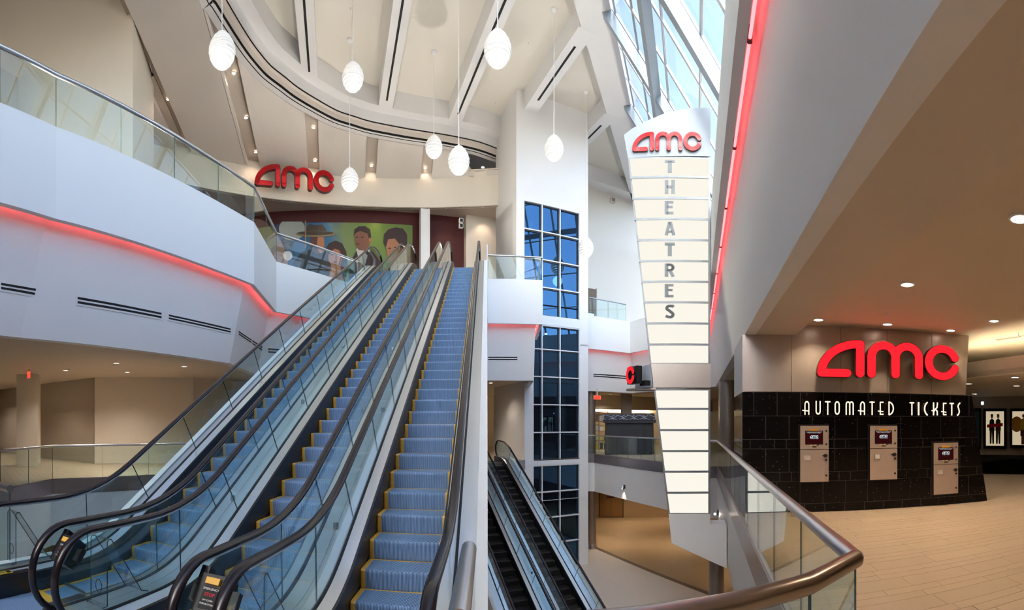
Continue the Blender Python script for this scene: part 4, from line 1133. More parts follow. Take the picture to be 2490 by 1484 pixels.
# ================================================================== SIGN PYLON
PD_ = 14.0; PA = .347
PO = V(PD_ * sin(az(1625)), PD_ * cos(az(1625)), 0); PR = V(cos(PA), -sin(PA), 0); PNm = V(-sin(PA), -cos(PA), 0)
def PY(x, o, z): return PO + PR * x + PNm * o + V(0, 0, z)
def py_(px, py, o=0.0):
    p = pplane(px, py, PO + PNm * o, PNm); return (p - PO).dot(PR), p.z
def pyl(px, py, o=0.0): x, z = py_(px, py, o); return PY(x, o, z)
pyl_t = thing('sign_pylon', 'tall tapering white glowing pylon sign reading THEATRES', 'sign', PY(0, 0, py_(1625, 1380)[1]))
cap = [(1517, 328.5), (1527, 384), (1728, 380.5), (1728, 261.6), (1684, 262), (1647, 268.4), (1610, 278), (1573.6, 294), (1537, 312.5)]
c_ = obj('top_plate', MB().prism([pyl(*p) for p in cap], -PNm * .34), 'pylon_metal', pyl_t)
ys_t = [384, 433, 484, 534, 585, 636, 686, 736, 787, 838, 885]; ys_b = [947, 994, 1046, 1097, 1147, 1198, 1249.5]
xl_t = lambda y: 1527 + (y - 384) * (1580 - 1527) / 501
xl_b = lambda y: 1590 + (y - 947) * (1625 - 1590) / 302
R_PX = 1727
for ys, xl in ((ys_t, xl_t), (ys_b, xl_b)):
    poly = [(xl(ys[0]), ys[0]), (xl(ys[-1]), ys[-1]), (R_PX, ys[-1]), (R_PX, ys[0])]
    obj('light_box', MB().prism([pyl(x, y) for x, y in poly], -PNm * .34), 'pylon_frame', pyl_t)
    for a, b in zip(ys, ys[1:]):
        obj('white_panel', MB().prism([pyl(xl(a) + 4, a + 3), pyl(xl(b) + 4, b - 2), pyl(R_PX - 5, b - 2), pyl(R_PX - 5, a + 3)], PNm * .012), 'sign_white', pyl_t)
    for y in ys[1:-1]:
        (x0, z), (x1, _) = py_(xl(y), y + .5), py_(R_PX - 3, y + .5)
        obj('divider', MB().box(lambda u, v, q=0: PY(u, v, q), x0, x1, 0, .03, z - .032, z + .032), 'pylon_frame', pyl_t)
    (x0, zt_), (x1, zb_) = py_(R_PX - 4, ys[0]), py_(R_PX, ys[-1])
    obj('edge_strip', MB().box(lambda u, v, q=0: PY(u, v, q), x0 - .01, x0 + .05, 0, .03, zb_, zt_), 'pylon_frame', pyl_t)
BG = {'T': stroke([(.0, .89), (.62, .89)], .22, 'flat') + stroke([(.31, .9), (.31, 0)], .25, 'flat'),
      'H': stroke([(.11, 0), (.11, 1)], .22, 'flat') + stroke([(.51, 0), (.51, 1)], .22, 'flat') + stroke([(.11, .5), (.51, .5)], .19, 'flat'),
      'E': stroke([(.11, 0), (.11, 1)], .23, 'flat') + stroke([(.11, .91), (.54, .91)], .18, 'flat') + stroke([(.11, .55), (.48, .55)], .17, 'flat') + stroke([(.11, .09), (.54, .09)], .18, 'flat'),
      'A': stroke([(.09, 0), (.30, .97)], .20, 'flat') + stroke([(.55, 0), (.34, .97)], .20, 'flat') + stroke([(.18, .25), (.48, .25)], .14, 'flat'),
      'R': stroke([(.11, 0), (.11, 1)], .22, 'flat') + stroke([(.11, .91), (.32, .91)] + arc(.32, .70, .19, .21, 90, -90, 8) + [(.11, .49)], .18, 'flat') + stroke([(.30, .5), (.52, 0)], .2, 'flat'),
      'S': stroke([(.56, .84), (.46, .91)] + arc(.32, .74, .20, .17, 60, 255, 8) + arc(.31, .27, .20, .19, 70, -120, 8) + [(.05, .17)], .19, 'flat')}
for k, ch in enumerate('THEATRES'):
    yt, yb = ys_t[k] + 5.5, ys_t[k + 1] - 12.5
    x0, z1 = py_(1616.5, yt, .012); x1, z0 = py_(1641, yb, .012); _, z0 = py_(1616.5, yb, .012)
    obj('letter_' + ch.lower(), letter_mb(BG[ch], PY(x0, 0, z0), PR, V(0, 0, 1), PNm, .012, .03, (x1 - x0) / .62, z1 - z0), 'letter_grey', pyl_t)
mid = [(1583, 885), (1590, 943), (R_PX + 1, 943), (R_PX + 1, 885)]
obj('middle_band', MB().prism([pyl(x, y, .05) for x, y in mid], -PNm * .39), 'panel_metal', pyl_t)
base = [(1626, 1250), (1633, 1321), (1767, 1383), (1767, 1275), (1727, 1275), (1727, 1250)]
obj('base_panel', MB().prism([pyl(x, y, .0) for x, y in base], -PNm * .5), 'white_paint', pyl_t)
obj('base_ledge', MB().box(lambda u, v, q=0: PY(u, v, q), py_(1728, 1270)[0], py_(1767, 1270)[0], -.6, -.02, py_(1745, 1275)[1] - .1, py_(1745, 1275)[1]), 'white_paint', pyl_t)
a = py_(1517 + 22, 372, .03); b = py_(1706, 318, .03)
amc(PY(py_(1537, 370, .05)[0], 0, py_(1560, 369, .05)[1]), PR, V(0, 0, 1), PNm, py_(1706, 345, .05)[0] - py_(1537, 345, .05)[0], py_(1560, 322, .05)[1] - py_(1560, 369, .05)[1], 'red letters AMC on the grey top of the white pylon', depth=.05, so=.02)
# side wing, shelf and the red C
wing = [pyl(1587, 886, -.02), pyl(1587, 942, -.02)]
xw, zw1 = py_(1587, 886); _, zw0 = py_(1587, 942)
mb = MB(); rows_ = []
for k in range(9):
    q = k / 8; x = xw - .58 * q; o = -.05 - .55 * q * q
    rows_.append([PY(x, o, zw0), PY(x, o, zw1 - .13 * q * q)])
mb.grid(rows_); mb.grid([[p - PNm * .25 for p in r] for r in rows_]); obj('side_wing', mb, 'pylon_metal', pyl_t)
zs = py_(1590, 946)[1]
sh = [PY(xw + .1, -.34, 0)] + [PY(xw + .0 - .84 * sin(q), -.34 + .42 * cos(q) * 1.0 - .0, 0) for q in [math.radians(d) for d in range(170, -1, -12)]] + [PY(xw + .1, .08, 0)]
obj('shelf', MB().prism([V(p.x, p.y, zs - .03) for p in sh], (0, 0, .05)), 'panel_metal', pyl_t)
csg = thing('letter_sign', 'single red letter C on a black block beside the pylon', 'sign', PY(xw - .55, .05, zs + .03), 'red three letter signs')
ca = math.radians(58); cux = PR * cos(ca) - PNm * (-sin(ca)) * -1; cux = (PR * cos(ca) + PNm * sin(ca)); cn = Vector((cux.y, -cux.x, 0))
if cn.dot(PNm) < 0: cn = -cn
co = pyl(1523, 936, .12); chh = py_(1530, 893, .1)[1] - co.z
bk = obj('block', letter_mb([[(-.12, .02), (1.05, .02), (1.05, .98), (-.12, .98)]], co, cux, V(0, 0, 1), cn, -.24, -.06, chh, chh), 'black_plastic', csg)
lt = obj('letter_c', letter_mb(LC[0], co, cux, V(0, 0, 1), cn, -.06, .0, chh, chh), 'black_plastic', csg)
obj('face', letter_mb(shrink(LC[0], .9), co, cux, V(0, 0, 1), cn, .0, .012, chh, chh), 'red_glow', lt)
obj('foot_bracket', MB().box(lambda u, v, q=0: co + cux * u + cn * v + V(0, 0, q), .3, .6, -.5, -.3, -.05, .1), 'black_plastic', csg)

# ================================================================== CURVED FASCIA LETTERS AND MURAL
fp = lambda px: None
def fas(px, py):
    # point of the fascia arc under a pixel: march in angle
    a = az(px) - YB
    lo, hi = 5.0, 40.0
    for _ in range(50):
        m = (lo + hi) / 2
        u, v = m * sin(a), m * cos(a)
        if math.hypot(u - AU, v - AV) < AR: lo = m
        else: hi = m
    return V(lo * sin(az(px)), lo * cos(az(px)), EYE + el(py) * lo)
A_, B_f = fas(616, 470), fas(806, 470)
ux_ = V(B_f.x - A_.x, B_f.y - A_.y, 0); wdt = ux_.length; ux_.normalize(); nn_ = V(ux_.y, -ux_.x, 0)
if nn_.dot(V(0, -1, 0)) < 0: nn_ = -nn_
zb_ = fas(640, 465).z; zt_ = fas(650, 413).z
amc(V(A_.x, A_.y, zb_) + nn_ * .35, ux_, V(0, 0, 1), nn_, wdt, zt_ - zb_, 'red letters AMC on the curved beige fascia', depth=.22, so=.0)
def mural_mat():
    m, t, o = nodes_of('mural_print')
    p = N(t, 'ShaderNodeBsdfPrincipled'); p.inputs['Roughness'].default_value = .45
    tc = N(t, 'ShaderNodeTexCoord'); sp = N(t, 'ShaderNodeSeparateXYZ'); t.links.new(tc.outputs['Generated'], sp.inputs[0])
    nz = N(t, 'ShaderNodeTexNoise'); nz.inputs['Scale'].default_value = .7; t.links.new(tc.outputs['Object'], nz.inputs['Vector'])
    ml = N(t, 'ShaderNodeMath', operation='MULTIPLY_ADD'); ml.inputs[1].default_value = .18; t.links.new(nz.outputs['Fac'], ml.inputs[0]); t.links.new(sp.outputs[0], ml.inputs[2])
    r = N(t, 'ShaderNodeValToRGB'); cr = r.color_ramp
    for pos, col in ((.0, (.02, .03, .07)), (.25, (.012, .03, .085)), (.42, (.02, .10, .22)), (.58, (.02, .13, .28)), (.68, (.20, .26, .10)), (.82, (.16, .26, .03)), (1.0, (.13, .20, .03))):
        e = cr.elements[0] if pos == 0 else (cr.elements[-1] if pos == 1.0 else cr.elements.new(pos)); e.color = rgba(col)
    t.links.new(ml.outputs[0], r.inputs[0]); t.links.new(r.outputs[0], p.inputs['Base Color']); t.links.new(p.outputs[0], o.inputs[0])
mural_mat()
for nm, c in (('skin_print', (.42, .17, .08)), ('skin_shadow', (.10, .03, .015)), ('hair_print', (.035, .012, .008)), ('hat_print', (.05, .035, .02)), ('hat_light', (.22, .16, .08)), ('suit_print', (.010, .010, .018)), ('shirt_print', (.55, .52, .48)), ('moon_print', (.36, .40, .36)), ('rock_print', (.36, .21, .14)), ('halo_print', (.30, .45, .60)), ('skin_dark', (.22, .085, .045))):
    plain(nm, c, .5, var=.12, scale=1.5)
MDn = BF(0, 1) - BF(0, 0)
def mp(px, py, lay=0):
    return pplane(px, py, BF(0, BV - .06 - lay * .004, 0), MDn)
mur = thing('mural', 'wide printed wall picture with four portrait figures and a moon', 'mural', BF(0, BV, F2 + .3))
tl, tr = mp(604, 529), mp(1003, 548)
zt_m = (tl.z + tr.z) / 2
mb = MB().prism([V(tl.x, tl.y, F2 + .3), V(tr.x, tr.y, F2 + .3), V(tr.x, tr.y, tr.z), V(tl.x, tl.y, tr.z)], MDn * .05)
obj('print', mb, 'mural_print', mur)
def shape(nm, pts, m, lay): obj(nm, MB().poly([mp(x, y, lay) for x, y in pts]), m, mur)
def ell(cx, cy, rx, ry, a0=0, a1=360, n=26, rot=0):
    out = []
    for k in range(n + (0 if a1 - a0 >= 360 else 1)):
        q = math.radians(a0 + (a1 - a0) * k / n); x, y = rx * cos(q), -ry * sin(q); c, s = cos(math.radians(rot)), sin(math.radians(rot)); out.append((cx + x * c - y * s, cy + x * s + y * c))
    return out
shape('rock', [(600, 700), (604, 540), (616, 532), (636, 534), (652, 545), (660, 560), (672, 568), (682, 585), (690, 600), (700, 640), (705, 700)], 'rock_print', 1)
shape('moon', [(min(x, 741), max(y, 539)) for x, y in ell(710, 557, 32, 28)], 'moon_print', 2)
# figure with a broad hat
shape('coat', [(700, 712), (712, 640), (735, 612), (760, 606), (786, 612), (806, 645), (818, 712)], 'suit_print', 3)
shape('face', ell(772, 588, 17, 30), 'skin_shadow', 4); shape('cheek', ell(780, 592, 9, 24), 'skin_print', 5)
shape('hat_crown', [(744, 568), (746, 552), (752, 545), (768, 548), (784, 546), (792, 556), (794, 570)], 'hat_print', 6)
shape('hat_brim', ell(768, 569, 49, 7.5), 'hat_light', 7); shape('hat_brim_shade', ell(767, 567, 44, 5), 'hat_print', 8)
# woman with long hair
shape('hair', [(784, 690), (782, 650), (788, 612), (800, 592), (816, 585), (832, 592), (842, 612), (846, 650), (838, 690)], 'hair_print', 9)
shape('face', ell(815, 624, 16.5, 25), 'skin_print', 10); shape('neck', [(806, 640), (826, 640), (832, 668), (838, 690), (798, 690)], 'skin_print', 10)
shape('fringe', [(799, 620), (802, 602), (814, 596), (829, 602), (832, 622), (824, 608), (813, 605)], 'hair_print', 11)
shape('eyes', ell(808, 620, 3.5, 1.5), 'hair_print', 12); shape('eyes', ell(822, 620, 3.5, 1.5), 'hair_print', 12); shape('mouth', ell(815, 637, 5, 1.6), 'skin_shadow', 12)
# man in a suit
shape('suit', [(846, 712), (850, 640), (866, 612), (884, 604), (906, 612), (928, 640), (936, 712)], 'suit_print', 9)
shape('shirt', [(866, 606), (876, 600), (894, 622), (886, 650), (872, 630)], 'shirt_print', 10)
shape('head', [(861, 574), (864, 560), (874, 553), (888, 552), (898, 560), (902, 576), (898, 598), (888, 610), (872, 608), (863, 594)], 'skin_dark', 11)
shape('hair', [(860, 574), (862, 558), (872, 551), (888, 550), (900, 558), (903, 578), (897, 580), (893, 568), (876, 562), (866, 566)], 'hair_print', 12)
shape('ear', ell(900, 584, 3, 6), 'skin_print', 13); shape('eyes', ell(868, 577, 3.5, 1.5), 'hair_print', 13); shape('eyes', ell(881, 577, 3.5, 1.5), 'hair_print', 13); shape('mouth', ell(870, 594, 5, 1.6), 'skin_shadow', 13)
# short haired woman
shape('hair', [(932, 590), (934, 570), (944, 558), (962, 553), (980, 556), (990, 570), (990, 592), (984, 612), (976, 600), (960, 580), (944, 582), (938, 602)], 'hair_print', 14)
shape('face', [(938, 598), (942, 582), (958, 578), (974, 590), (978, 606), (970, 630), (950, 640), (942, 622)], 'skin_print', 13)
shape('eyes', ell(947, 604, 3.5, 1.6), 'hair_print', 15); shape('eyes', ell(962, 602, 3.5, 1.6), 'hair_print', 15)
shape('frame_post', [(741.5, 537), (744.5, 537), (744.5, 602), (741.5, 602)], 'rock_print', 16)
lamp = thing('wall_lamp', 'small black twin wall lamp on the maroon wall', 'lamp', BF(7.9, 27.7, 13.2))
for k in (0, 1):
    c = pd(1121, 537 + k * 13, 28.2)
    obj('lamp_head', MB().box(lambda u, v, z=0: c + BF(u, v, z), -.12, .12, -.1, .1, -.13, .13), 'lamp_white', lamp)
    obj('lamp_face', MB().box(lambda u, v, z=0: c + BF(u, v, z), -.09, .09, -.11, -.1, -.10, .10), 'black_matte', lamp)
obj('arm', MB().tube([pd(1121, 530, 28.2), pd(1121, 556, 28.2)], .02, 6), 'lamp_white', lamp)
# ================================================================== DOWNLIGHTS
def downlight(p, lab, r=.115, e=40, group=None, col=(1, .78, .54), ang=125, light=True, nrm=V(0, 0, 1)):
    p = Vector(p); t = thing('downlight', lab, 'downlight', p, group)
    obj('trim_ring', MB().lathe([(r * .86, .0), (r * .88, -.018), (r * 1.12, -.012), (r * 1.14, .0), (r * 1.14, .01), (r * .86, .01)], p, 22), 'white_paint', t)
    obj('lens', MB().disc(p + V(0, 0, -.006), r * .88, V(0, 0, -1), 20), 'down_glow', t)
    if light: spot(t, p + V(0, 0, -.03), e, col, ang, .8, .08)
    return t
G_R, G_L, G_U = 'downlights over the ticket deck', 'downlights in the left room', 'small downlights in the ceiling strips'
TK = 150
for (x, y), lab in (((2480, 530), 'largest round downlight at the right edge'), ((2206, 691), 'round downlight above the big red letters'), ((2158, 788), 'downlight close above the header panel joint'),
                    ((2312, 803), 'downlight above the end of the metal header'), ((2417, 780), 'downlight right of the ticket wall'), ((1990, 777), 'downlight half hidden behind the ceiling band')):
    downlight(pz(x, y, 4.255), lab, e=TK, group=G_R)
for k, (n, s) in enumerate(((4.4, -1.0), (7.4, -1.0), (4.4, -4.5), (7.4, -4.5), (9.6, 2.2), (12.5, 0.5))):  # unseen lamps, added to light the near deck
    downlight(WN(n, s, 4.255), 'added fill downlight of the ticket deck outside the picture', e=TK, group=G_R)
for (x, y), lab in (((160, 901), 'downlight in front of the dark beige wall'), ((283, 883), 'nearest downlight over the left room'), ((310, 905), 'downlight before the pale partition'), ((448, 891), 'downlight nearest the leftmost escalator')):
    downlight(pz(x, y, 4.255), lab, e=260, group=G_L, col=(1, .89, .77))
for (x, y), lab in (((120, 985), 'a'),): pass
for k, (x, y) in enumerate(((-19.5, 11.5), (-23.5, 8.5), (-26, 12))): downlight(V(x, y, 4.255), 'added fill downlight deeper in the left room', e=260, group=G_L, col=(1, .89, .77))  # extra lamps, added to lift the darker walls here
pw = pz(125, 1112, 0)
spot(None, V(pw.x + .1, pw.y - .45, 4.1), 60, (1, .76, .48), 70, .5, .05, aim=V(pw.x - .1, pw.y + .3, 0), name='wall_fill_light')  # bare spot with no fixture, added to brighten this wall
def on_recess(px, py):
    z = 18.0
    for _ in range(12):
        p = pz(px, py, z); z = .5 * z + .5 * (pan_z(u_of(p), v_of(p)) + .29)
    return pz(px, py, z)
UPW = 750
for (x, y), lab in (((409, 240), 'upper small downlight in the first ceiling strip from the left wall'), ((457, 330), 'lower small downlight in the first ceiling strip from the left wall'), ((568, 177), 'small downlight just below the first pendant lamp'),
                    ((598, 285), 'middle small downlight in the second ceiling strip'), ((622, 369), 'lower small downlight in the second ceiling strip'), ((762, 310), 'upper small downlight above the fascia letters'), ((766, 390), 'lower small downlight above the fascia letters'),
                    ((903, 403), 'small downlight in the fourth ceiling strip'), ((1034, 408), 'small downlight in the fifth ceiling strip'), ((1174, 406), 'small downlight nearest the lift tower')):
    downlight(on_recess(x, y) - V(0, 0, .02), lab, r=.10, e=80 if x < 850 else 18, group=G_U, ang=120, col=(1, .72, .52))
for k, (x, y) in enumerate(((6.5, 31), (11, 29), (9, 36), (14, 36), (13, 22), (13, 15), (-18, 12), (4.5, 3), (-16, 8))):  # unseen lamps, added to brighten the lowest level
    downlight(V(x, y, SB - .005), 'added fill downlight in the ceiling of the lowest level', e=280, group='added fill downlights of the lowest level')
for k, (n, s_) in enumerate(((0, 0),)):
    pass
for x, y, lab in ((8.55, 24.4, 'added downlight over the head of the black escalators'), (6.6, 25.2, 'second added lamp over the head of the black escalators')):  # lamps added to brighten the wall beside the landing
    downlight(BF(x, y, 4.255), lab, e=160, group='added downlights behind the escalators', col=(1, .82, .66))
def fill_uplight(p, aim, lab, e=UPW):  # unseen fill lamps, added to brighten the high ceiling and right wall
    t = thing('gallery_fill_light', lab, 'floodlight', p, 'added fill floodlights on the upper gallery'); p = Vector(p)
    obj('housing', MB().lathe([(0, 0), (.16, 0), (.18, .05), (.15, .30), (.13, .30), (.12, .24), (0, .22)], p, 16), 'black_plastic', t)
    obj('lens', MB().disc(p + V(0, 0, .25), .12, V(0, 0, 1), 14), 'lamp_glow', t)
    spot(t, p + V(0, 0, .34), e, (1, .93, .83), 130, .8, .1, aim=aim)
LFT = ('near', 'second', 'third', 'far')
for k, (y, ax, ay, az_) in enumerate(((2.0, 4, 4, 7), (6.0, 5, 9, 8), (9.5, 2, 15.5, 19), (12.4, 2, 18.8, 19))): fill_uplight(V(-9.7 if y < 12 else -9.4, y, F2), V(ax, ay, az_), LFT[k] + ' added fill floodlight on the left gallery', 800 if k < 2 else 330)
for k, s_ in enumerate((3, 9, 15, 21)): fill_uplight(WN(1.5, s_, F2), WN(-7, s_ + 3, 20), LFT[k] + ' added fill floodlight on the right gallery')
for k, u in enumerate((0.5, 5.5)): fill_uplight(BF(u, 24.6, F2), BF(u, 15, 20), ('left', 'right')[k] + ' added fill floodlight on the escalator landing')
# bare spots without fixtures, added behind the fascia to wash mural and wall
for k, u in enumerate((-3.5, -0.5, 2.5, 7.0, 9.2)):
    c = BF(u, arc_v(u) + .16 if u < 8.5 else 27.2, FB - .03 if u < 8.5 else FB + .1)
    spot(None, c, 35 if u < 6 else 80, (1, .74, .55), 100, .9, .1, aim=BF(u, BV, 11.0 if u < 6 else 10), name='soffit_fill_light')
spot(None, BF(9.3, 26.9, F2 + .2), 60, (1, .70, .5), 120, .9, .1, aim=BF(9.3, 28.3, 11), name='floor_uplight')
# ================================================================== SLOT DIFFUSERS IN THE WALLS
def wall_point(i, px, py):
    j = (i + 1) % n2
    a, b, c = V(*RT[i], NZ + .34), V(*RT[j], NZ + .34), V(*RB[i], C1)
    nr = (b - a).cross(c - a).normalized(); return pplane(px, py, a, nr), nr
def diffuser(i, x0, y0, x1, y1, x2, y2, x3, y3, lab, grp='black slot diffusers in the white walls'):
    """corners left-top, right-top, right-bottom, left-bottom of the pair of black slots"""
    P, nr = [], None
    for x, y in ((x0, y0), (x1, y1), (x2, y2), (x3, y3)):
        p, nr = wall_point(i, x, y); P.append(p)
    if nr.dot(V(0, 0, EYE) - P[0]) < 0: nr = -nr
    t = thing('slot_diffuser', lab, 'air diffuser', P[3], grp)
    lt, rt, rb, lb = P
    ex = (rt - lt).normalized() * .04; ey = (lt - lb).normalized() * .05
    obj('frame', MB().prism([lb - ex - ey, rb + ex - ey, rt + ex + ey, lt - ex + ey], nr * .012), 'white_paint', t)
    for f0, f1 in ((0, .36), (.64, 1)):
        obj('slot', MB().prism([lb.lerp(lt, f0) + nr * .010, rb.lerp(rt, f0) + nr * .010, rb.lerp(rt, f1) + nr * .010, lb.lerp(lt, f1) + nr * .010], nr * .006), 'black_matte', t)
diffuser(15, 2, 688, 122, 709, 122, 725, 2, 703, 'black double slot diffuser cut by the left edge')
diffuser(14, 188, 722, 392, 761, 392, 774, 188, 738, 'longest black double slot diffuser on the left wall')
diffuser(14, 410, 765, 560, 799, 560, 809, 410, 776, 'black double slot diffuser left of the wall corner')
diffuser(13, 580, 805, 611, 826, 611, 835, 580, 814, 'short black slot diffuser right of the wall corner')
diffuser(13, 613, 827, 638, 844, 638, 854, 613, 837, 'short black slot diffuser beside the escalator glass')
diffuser(12, 652, 847, 690, 850, 690, 861, 652, 858, 'black slot diffuser seen through the escalator glass')
diffuser(7, 1187, 868, 1258, 868, 1258, 876, 1187, 876, 'black slot diffuser under the landing left of the lift')
diffuser(2, 1443, 909, 1522, 914, 1522, 922, 1443, 916, 'black slot diffuser right of the lift tower')
# ================================================================== SMALL FITTINGS
def exit_sign(p, ang, lab, txt=True, w=.42, h=.2, top=4.26):
    t = thing('exit_sign', lab, 'exit sign', p, 'red exit signs')
    fr0 = frame(ang); fr = lambda u, v, z=0: Vector(p) + fr0(u, v, z)
    obj('housing', MB().box(fr, -w / 2, w / 2, -.02, .02, 0, h), 'panel_paint', t)
    f = obj('face', MB().box(fr, -w / 2 + .01, w / 2 - .01, -.026, -.02, .01, h - .01), 'exit_red', t)
    obj('mount', MB().box(fr, -.03, .03, -.03, .03, h, max(h + .06, top - p[2])), 'tan_paint', t)
    obj('lettering', text_mb('EXIT', fr(0, -.028, .035), fr0(1, 0), V(0, 0, 1), .17), 'red_return', f)
pe = pz(71, 899, 4.26); exit_sign(V(pe.x, pe.y, 3.9), az(71) + 1.25, 'red exit sign on the ceiling above the square column', h=.28)
pe = pd(1452, 972, 29.6); exit_sign(pe, -.2, 'red exit sign beside the dark round column right of the lift', w=.5, h=.26)
def spotlight(p, nr, lab, aim, e=40):
    p = Vector(p); nr = Vector(nr).normalized(); t = thing('wall_spotlight', lab, 'spotlight', p, 'small silver wall spotlights')
    sx = V(-nr.y, nr.x, 0)
    obj('base', MB().box(lambda u, v, z=0: p + sx * u + nr * v + V(0, 0, z), -.07, .07, 0, .05, -.1, .1), 'black_plastic', t)
    c = p + nr * .14 - V(0, 0, .06) - sx * .06; d = (Vector(aim) - c).normalized()
    a = d.orthogonal().normalized(); b = d.cross(a); mb = MB()
    mb.grid([[c + d * q + (a * cos(w) + b * sin(w)) * r for w in [2 * pi * k / 14 for k in range(14)]] for q, r in ((-.12, .0), (-.12, .05), (.02, .06), (.10, .10), (.11, .10), (.06, .05))], close=True)
    obj('head', mb, 'steel', t, smooth=True)
    obj('lens', MB().disc(c + d * .07, .045, d, 14), 'down_glow', t)
    obj('arm', MB().tube([p + nr * .04, c], .015, 6), 'steel', t)
    spot(t, c + d * .13, e, (1, .86, .72), 90, .6, .05, aim=c + d * 3)
fx = pplane(1520, 1184, V(5.16, 28.5, 0), V(.943, .333, 0)); fx2 = V(fx.x, fx.y, fx.z)
nrm_f = V(-.946, -.324, 0)
spotlight(fx2, nrm_f, 'silver spotlight on the white fascia under the draped stall', V(fx.x - .6, fx.y - .2, L0), 22)
q = WN(.965, 16.0, EYE + el(1247) * 16.0 - .2); spotlight(pplane(1747, 1247, WN(.96, 0, 0), WN(1, 0) - WN(0, 0)), -(WN(1, 0) - WN(0, 0)), 'silver spotlight beside the base of the sign pylon', pyl(1690, 1340, .1), 9)
spotlight(V(-10.9, 2.95, -1.0) + V(-.06, .12, 0), V(.2, 1, 0), 'silver spotlight at the left edge of the picture', V(-10.6, 4.2, -6), 40)
def sprinkler(p, lab, up=True):
    t = thing('sprinkler', lab, 'sprinkler', p, 'ceiling sprinklers')
    obj('stem', MB().lathe([(0, 0), (.03, 0), (.012, -.03), (.012, -.08), (0, -.08)], p, 8), 'steel', t); obj('plate', MB().lathe([(0, -.085), (.03, -.085), (.03, -.09), (0, -.09)], p, 8), 'steel', t)
for (x, y), lab in (((2155, 760), 'sprinkler on the ceiling above the big red letters'), ((2477, 809), 'sprinkler near the lit cove'), ((168, 895), 'sprinkler over the left room'), ((326, 900), 'sprinkler before the pale partition')): sprinkler(pz(x, y, 4.26), lab)
for (x, y), lab in (((1079, 46), 'ceiling sprinkler between third and fourth beam'), ((853, 20), 'ceiling sprinkler above the second lamp'), ((1205, 250), 'ceiling sprinkler left of the lift tower top'), ((1285, 104), 'ceiling sprinkler right of the large lamp')): sprinkler(pz(x, y, ZC), lab)
cm = thing('wall_camera', 'small pale security camera on the beige wall corner', 'camera', c1_ + V(.05, -.1, -.6))
cc = pd(362, 143, 20.2)
obj('body', MB().box(lambda u, v, z=0: cc + BF(u, v, z), -.10, .10, -.22, .05, -.05, .05), 'lamp_white', cm); obj('bracket', MB().tube([cc, cc + V(-.15, .35, .05)], .025, 6), 'lamp_white', cm); obj('cable', MB().tube([cc + V(0, 0, -.05), cc + V(.03, .05, -.25), cc + V(-.05, .25, -.45)], .012, 5), 'lamp_white', cm)
lv = thing('slot_vent', 'linear vent in the ceiling beside the lit cove', 'vent', pz(2430, 826, 4.25))
va_, vb_ = pz(2424, 827, 4.255), pz(2530, 812, 4.255); dv_ = (vb_ - va_).normalized(); nv_ = V(-dv_.y, dv_.x, 0) * .05
obj('frame', MB().prism([va_ - nv_, vb_ - nv_, vb_ + nv_, va_ + nv_], (0, 0, -.012)), 'panel_paint', lv); obj('slot', MB().prism([va_ - nv_ * .5, vb_ - nv_ * .5, vb_ + nv_ * .5, va_ + nv_ * .5], (0, 0, -.016)), 'dark_wall', lv)
sp = thing('wall_speaker', 'small grey loudspeaker high on the pale wall', 'speaker', pplane(1492, 485, BF(0, BV, 0), MDn))
c = pplane(1492, 485, BF(0, BV - .25, 0), MDn); fr = lambda u, v, z=0: c + BF(u, v, z)
obj('cabinet', MB().box(fr, -.17, .17, 0, .25, -.2, .15), 'panel_paint', sp); obj('grille', MB().box(fr, -.13, .13, -.015, 0, -.16, .10), 'letter_grey', sp); obj('bracket', MB().box(fr, -.03, .03, .1, .2, .15, .24), 'letter_grey', sp)
d_ = thing('door_1', 'brown door with a push bar on the gallery', 'door', BF(13.4, BV, F2), kind='structure')
a = pplane(1432, 701, BF(0, BV - .05, 0), MDn); b = pplane(1450, 701, BF(0, BV - .05, 0), MDn); u0, u1 = u_of(a) - .6, u_of(b)
obj('leaf', MB().box(BF, u0, u1, BV - .06, BV, F2, a.z), 'dark_wall', d_); obj('frame', MB().box(BF, u1, u1 + .1, BV - .09, BV, F2, a.z + .1), 'panel_paint', d_)
obj('push_bar', MB().box(BF, u0 + .1, u1 - .25, BV - .14, BV - .06, F2 + 1.15, F2 + 1.3), 'steel', d_)
# ================================================================== DRAPED STALL, SHOP, LOWER DOOR
sc = pz(1531, 1106, 0); fr0 = frame(.20); ST = lambda u, v, z=0: sc + fr0(u, v, z)
stall = thing('draped_stall', 'market stall wrapped in dark grey cloth with swirl patterned roof', 'stall', sc)
mb = MB(); rows_ = []
def cl(u, v, a): return ST(u, v, 0)
per = []
Wd, Dp = 1.52, 1.7
for k in range(40): per.append((-Wd + 2 * Wd * k / 40, 0, k))
for k in range(20): per.append((Wd, Dp * k / 20, 40 + k))
for k in range(40): per.append((Wd - 2 * Wd * k / 40, Dp, 60 + k))
for k in range(20): per.append((-Wd, Dp - Dp * k / 20, 100 + k))
for zi in range(7):
    z = 2.02 * zi / 6; row = []
    for u, v, k in per:
        am = .05 * (1 - zi / 6 * .8) ; w = am * sin(k * .9 + .6 * sin(k * .37)) + am * .6 * sin(k * .31 + 1)
        du = (1 if abs(u) > Wd - .01 else 0) * (1 if u > 0 else -1); dv = -1 if v < .01 else (1 if v > Dp - .01 else 0)
        row.append(ST(u + du * w, v + dv * w, z))
    rows_.append(row)
mb.grid(rows_, close=True); obj('cloth_skirt', mb, 'drape', stall, smooth=True)
obj('cloth_edge', MB().box(ST, -1.66, 1.66, -.10, Dp + .1, 2.0, 2.2), 'drape', stall)
rf = MB(); sec = [(-.12, 2.2), (-.06, 2.34), (.25, 2.50), (Dp / 2, 2.60), (Dp - .2, 2.50), (Dp + .1, 2.2)]
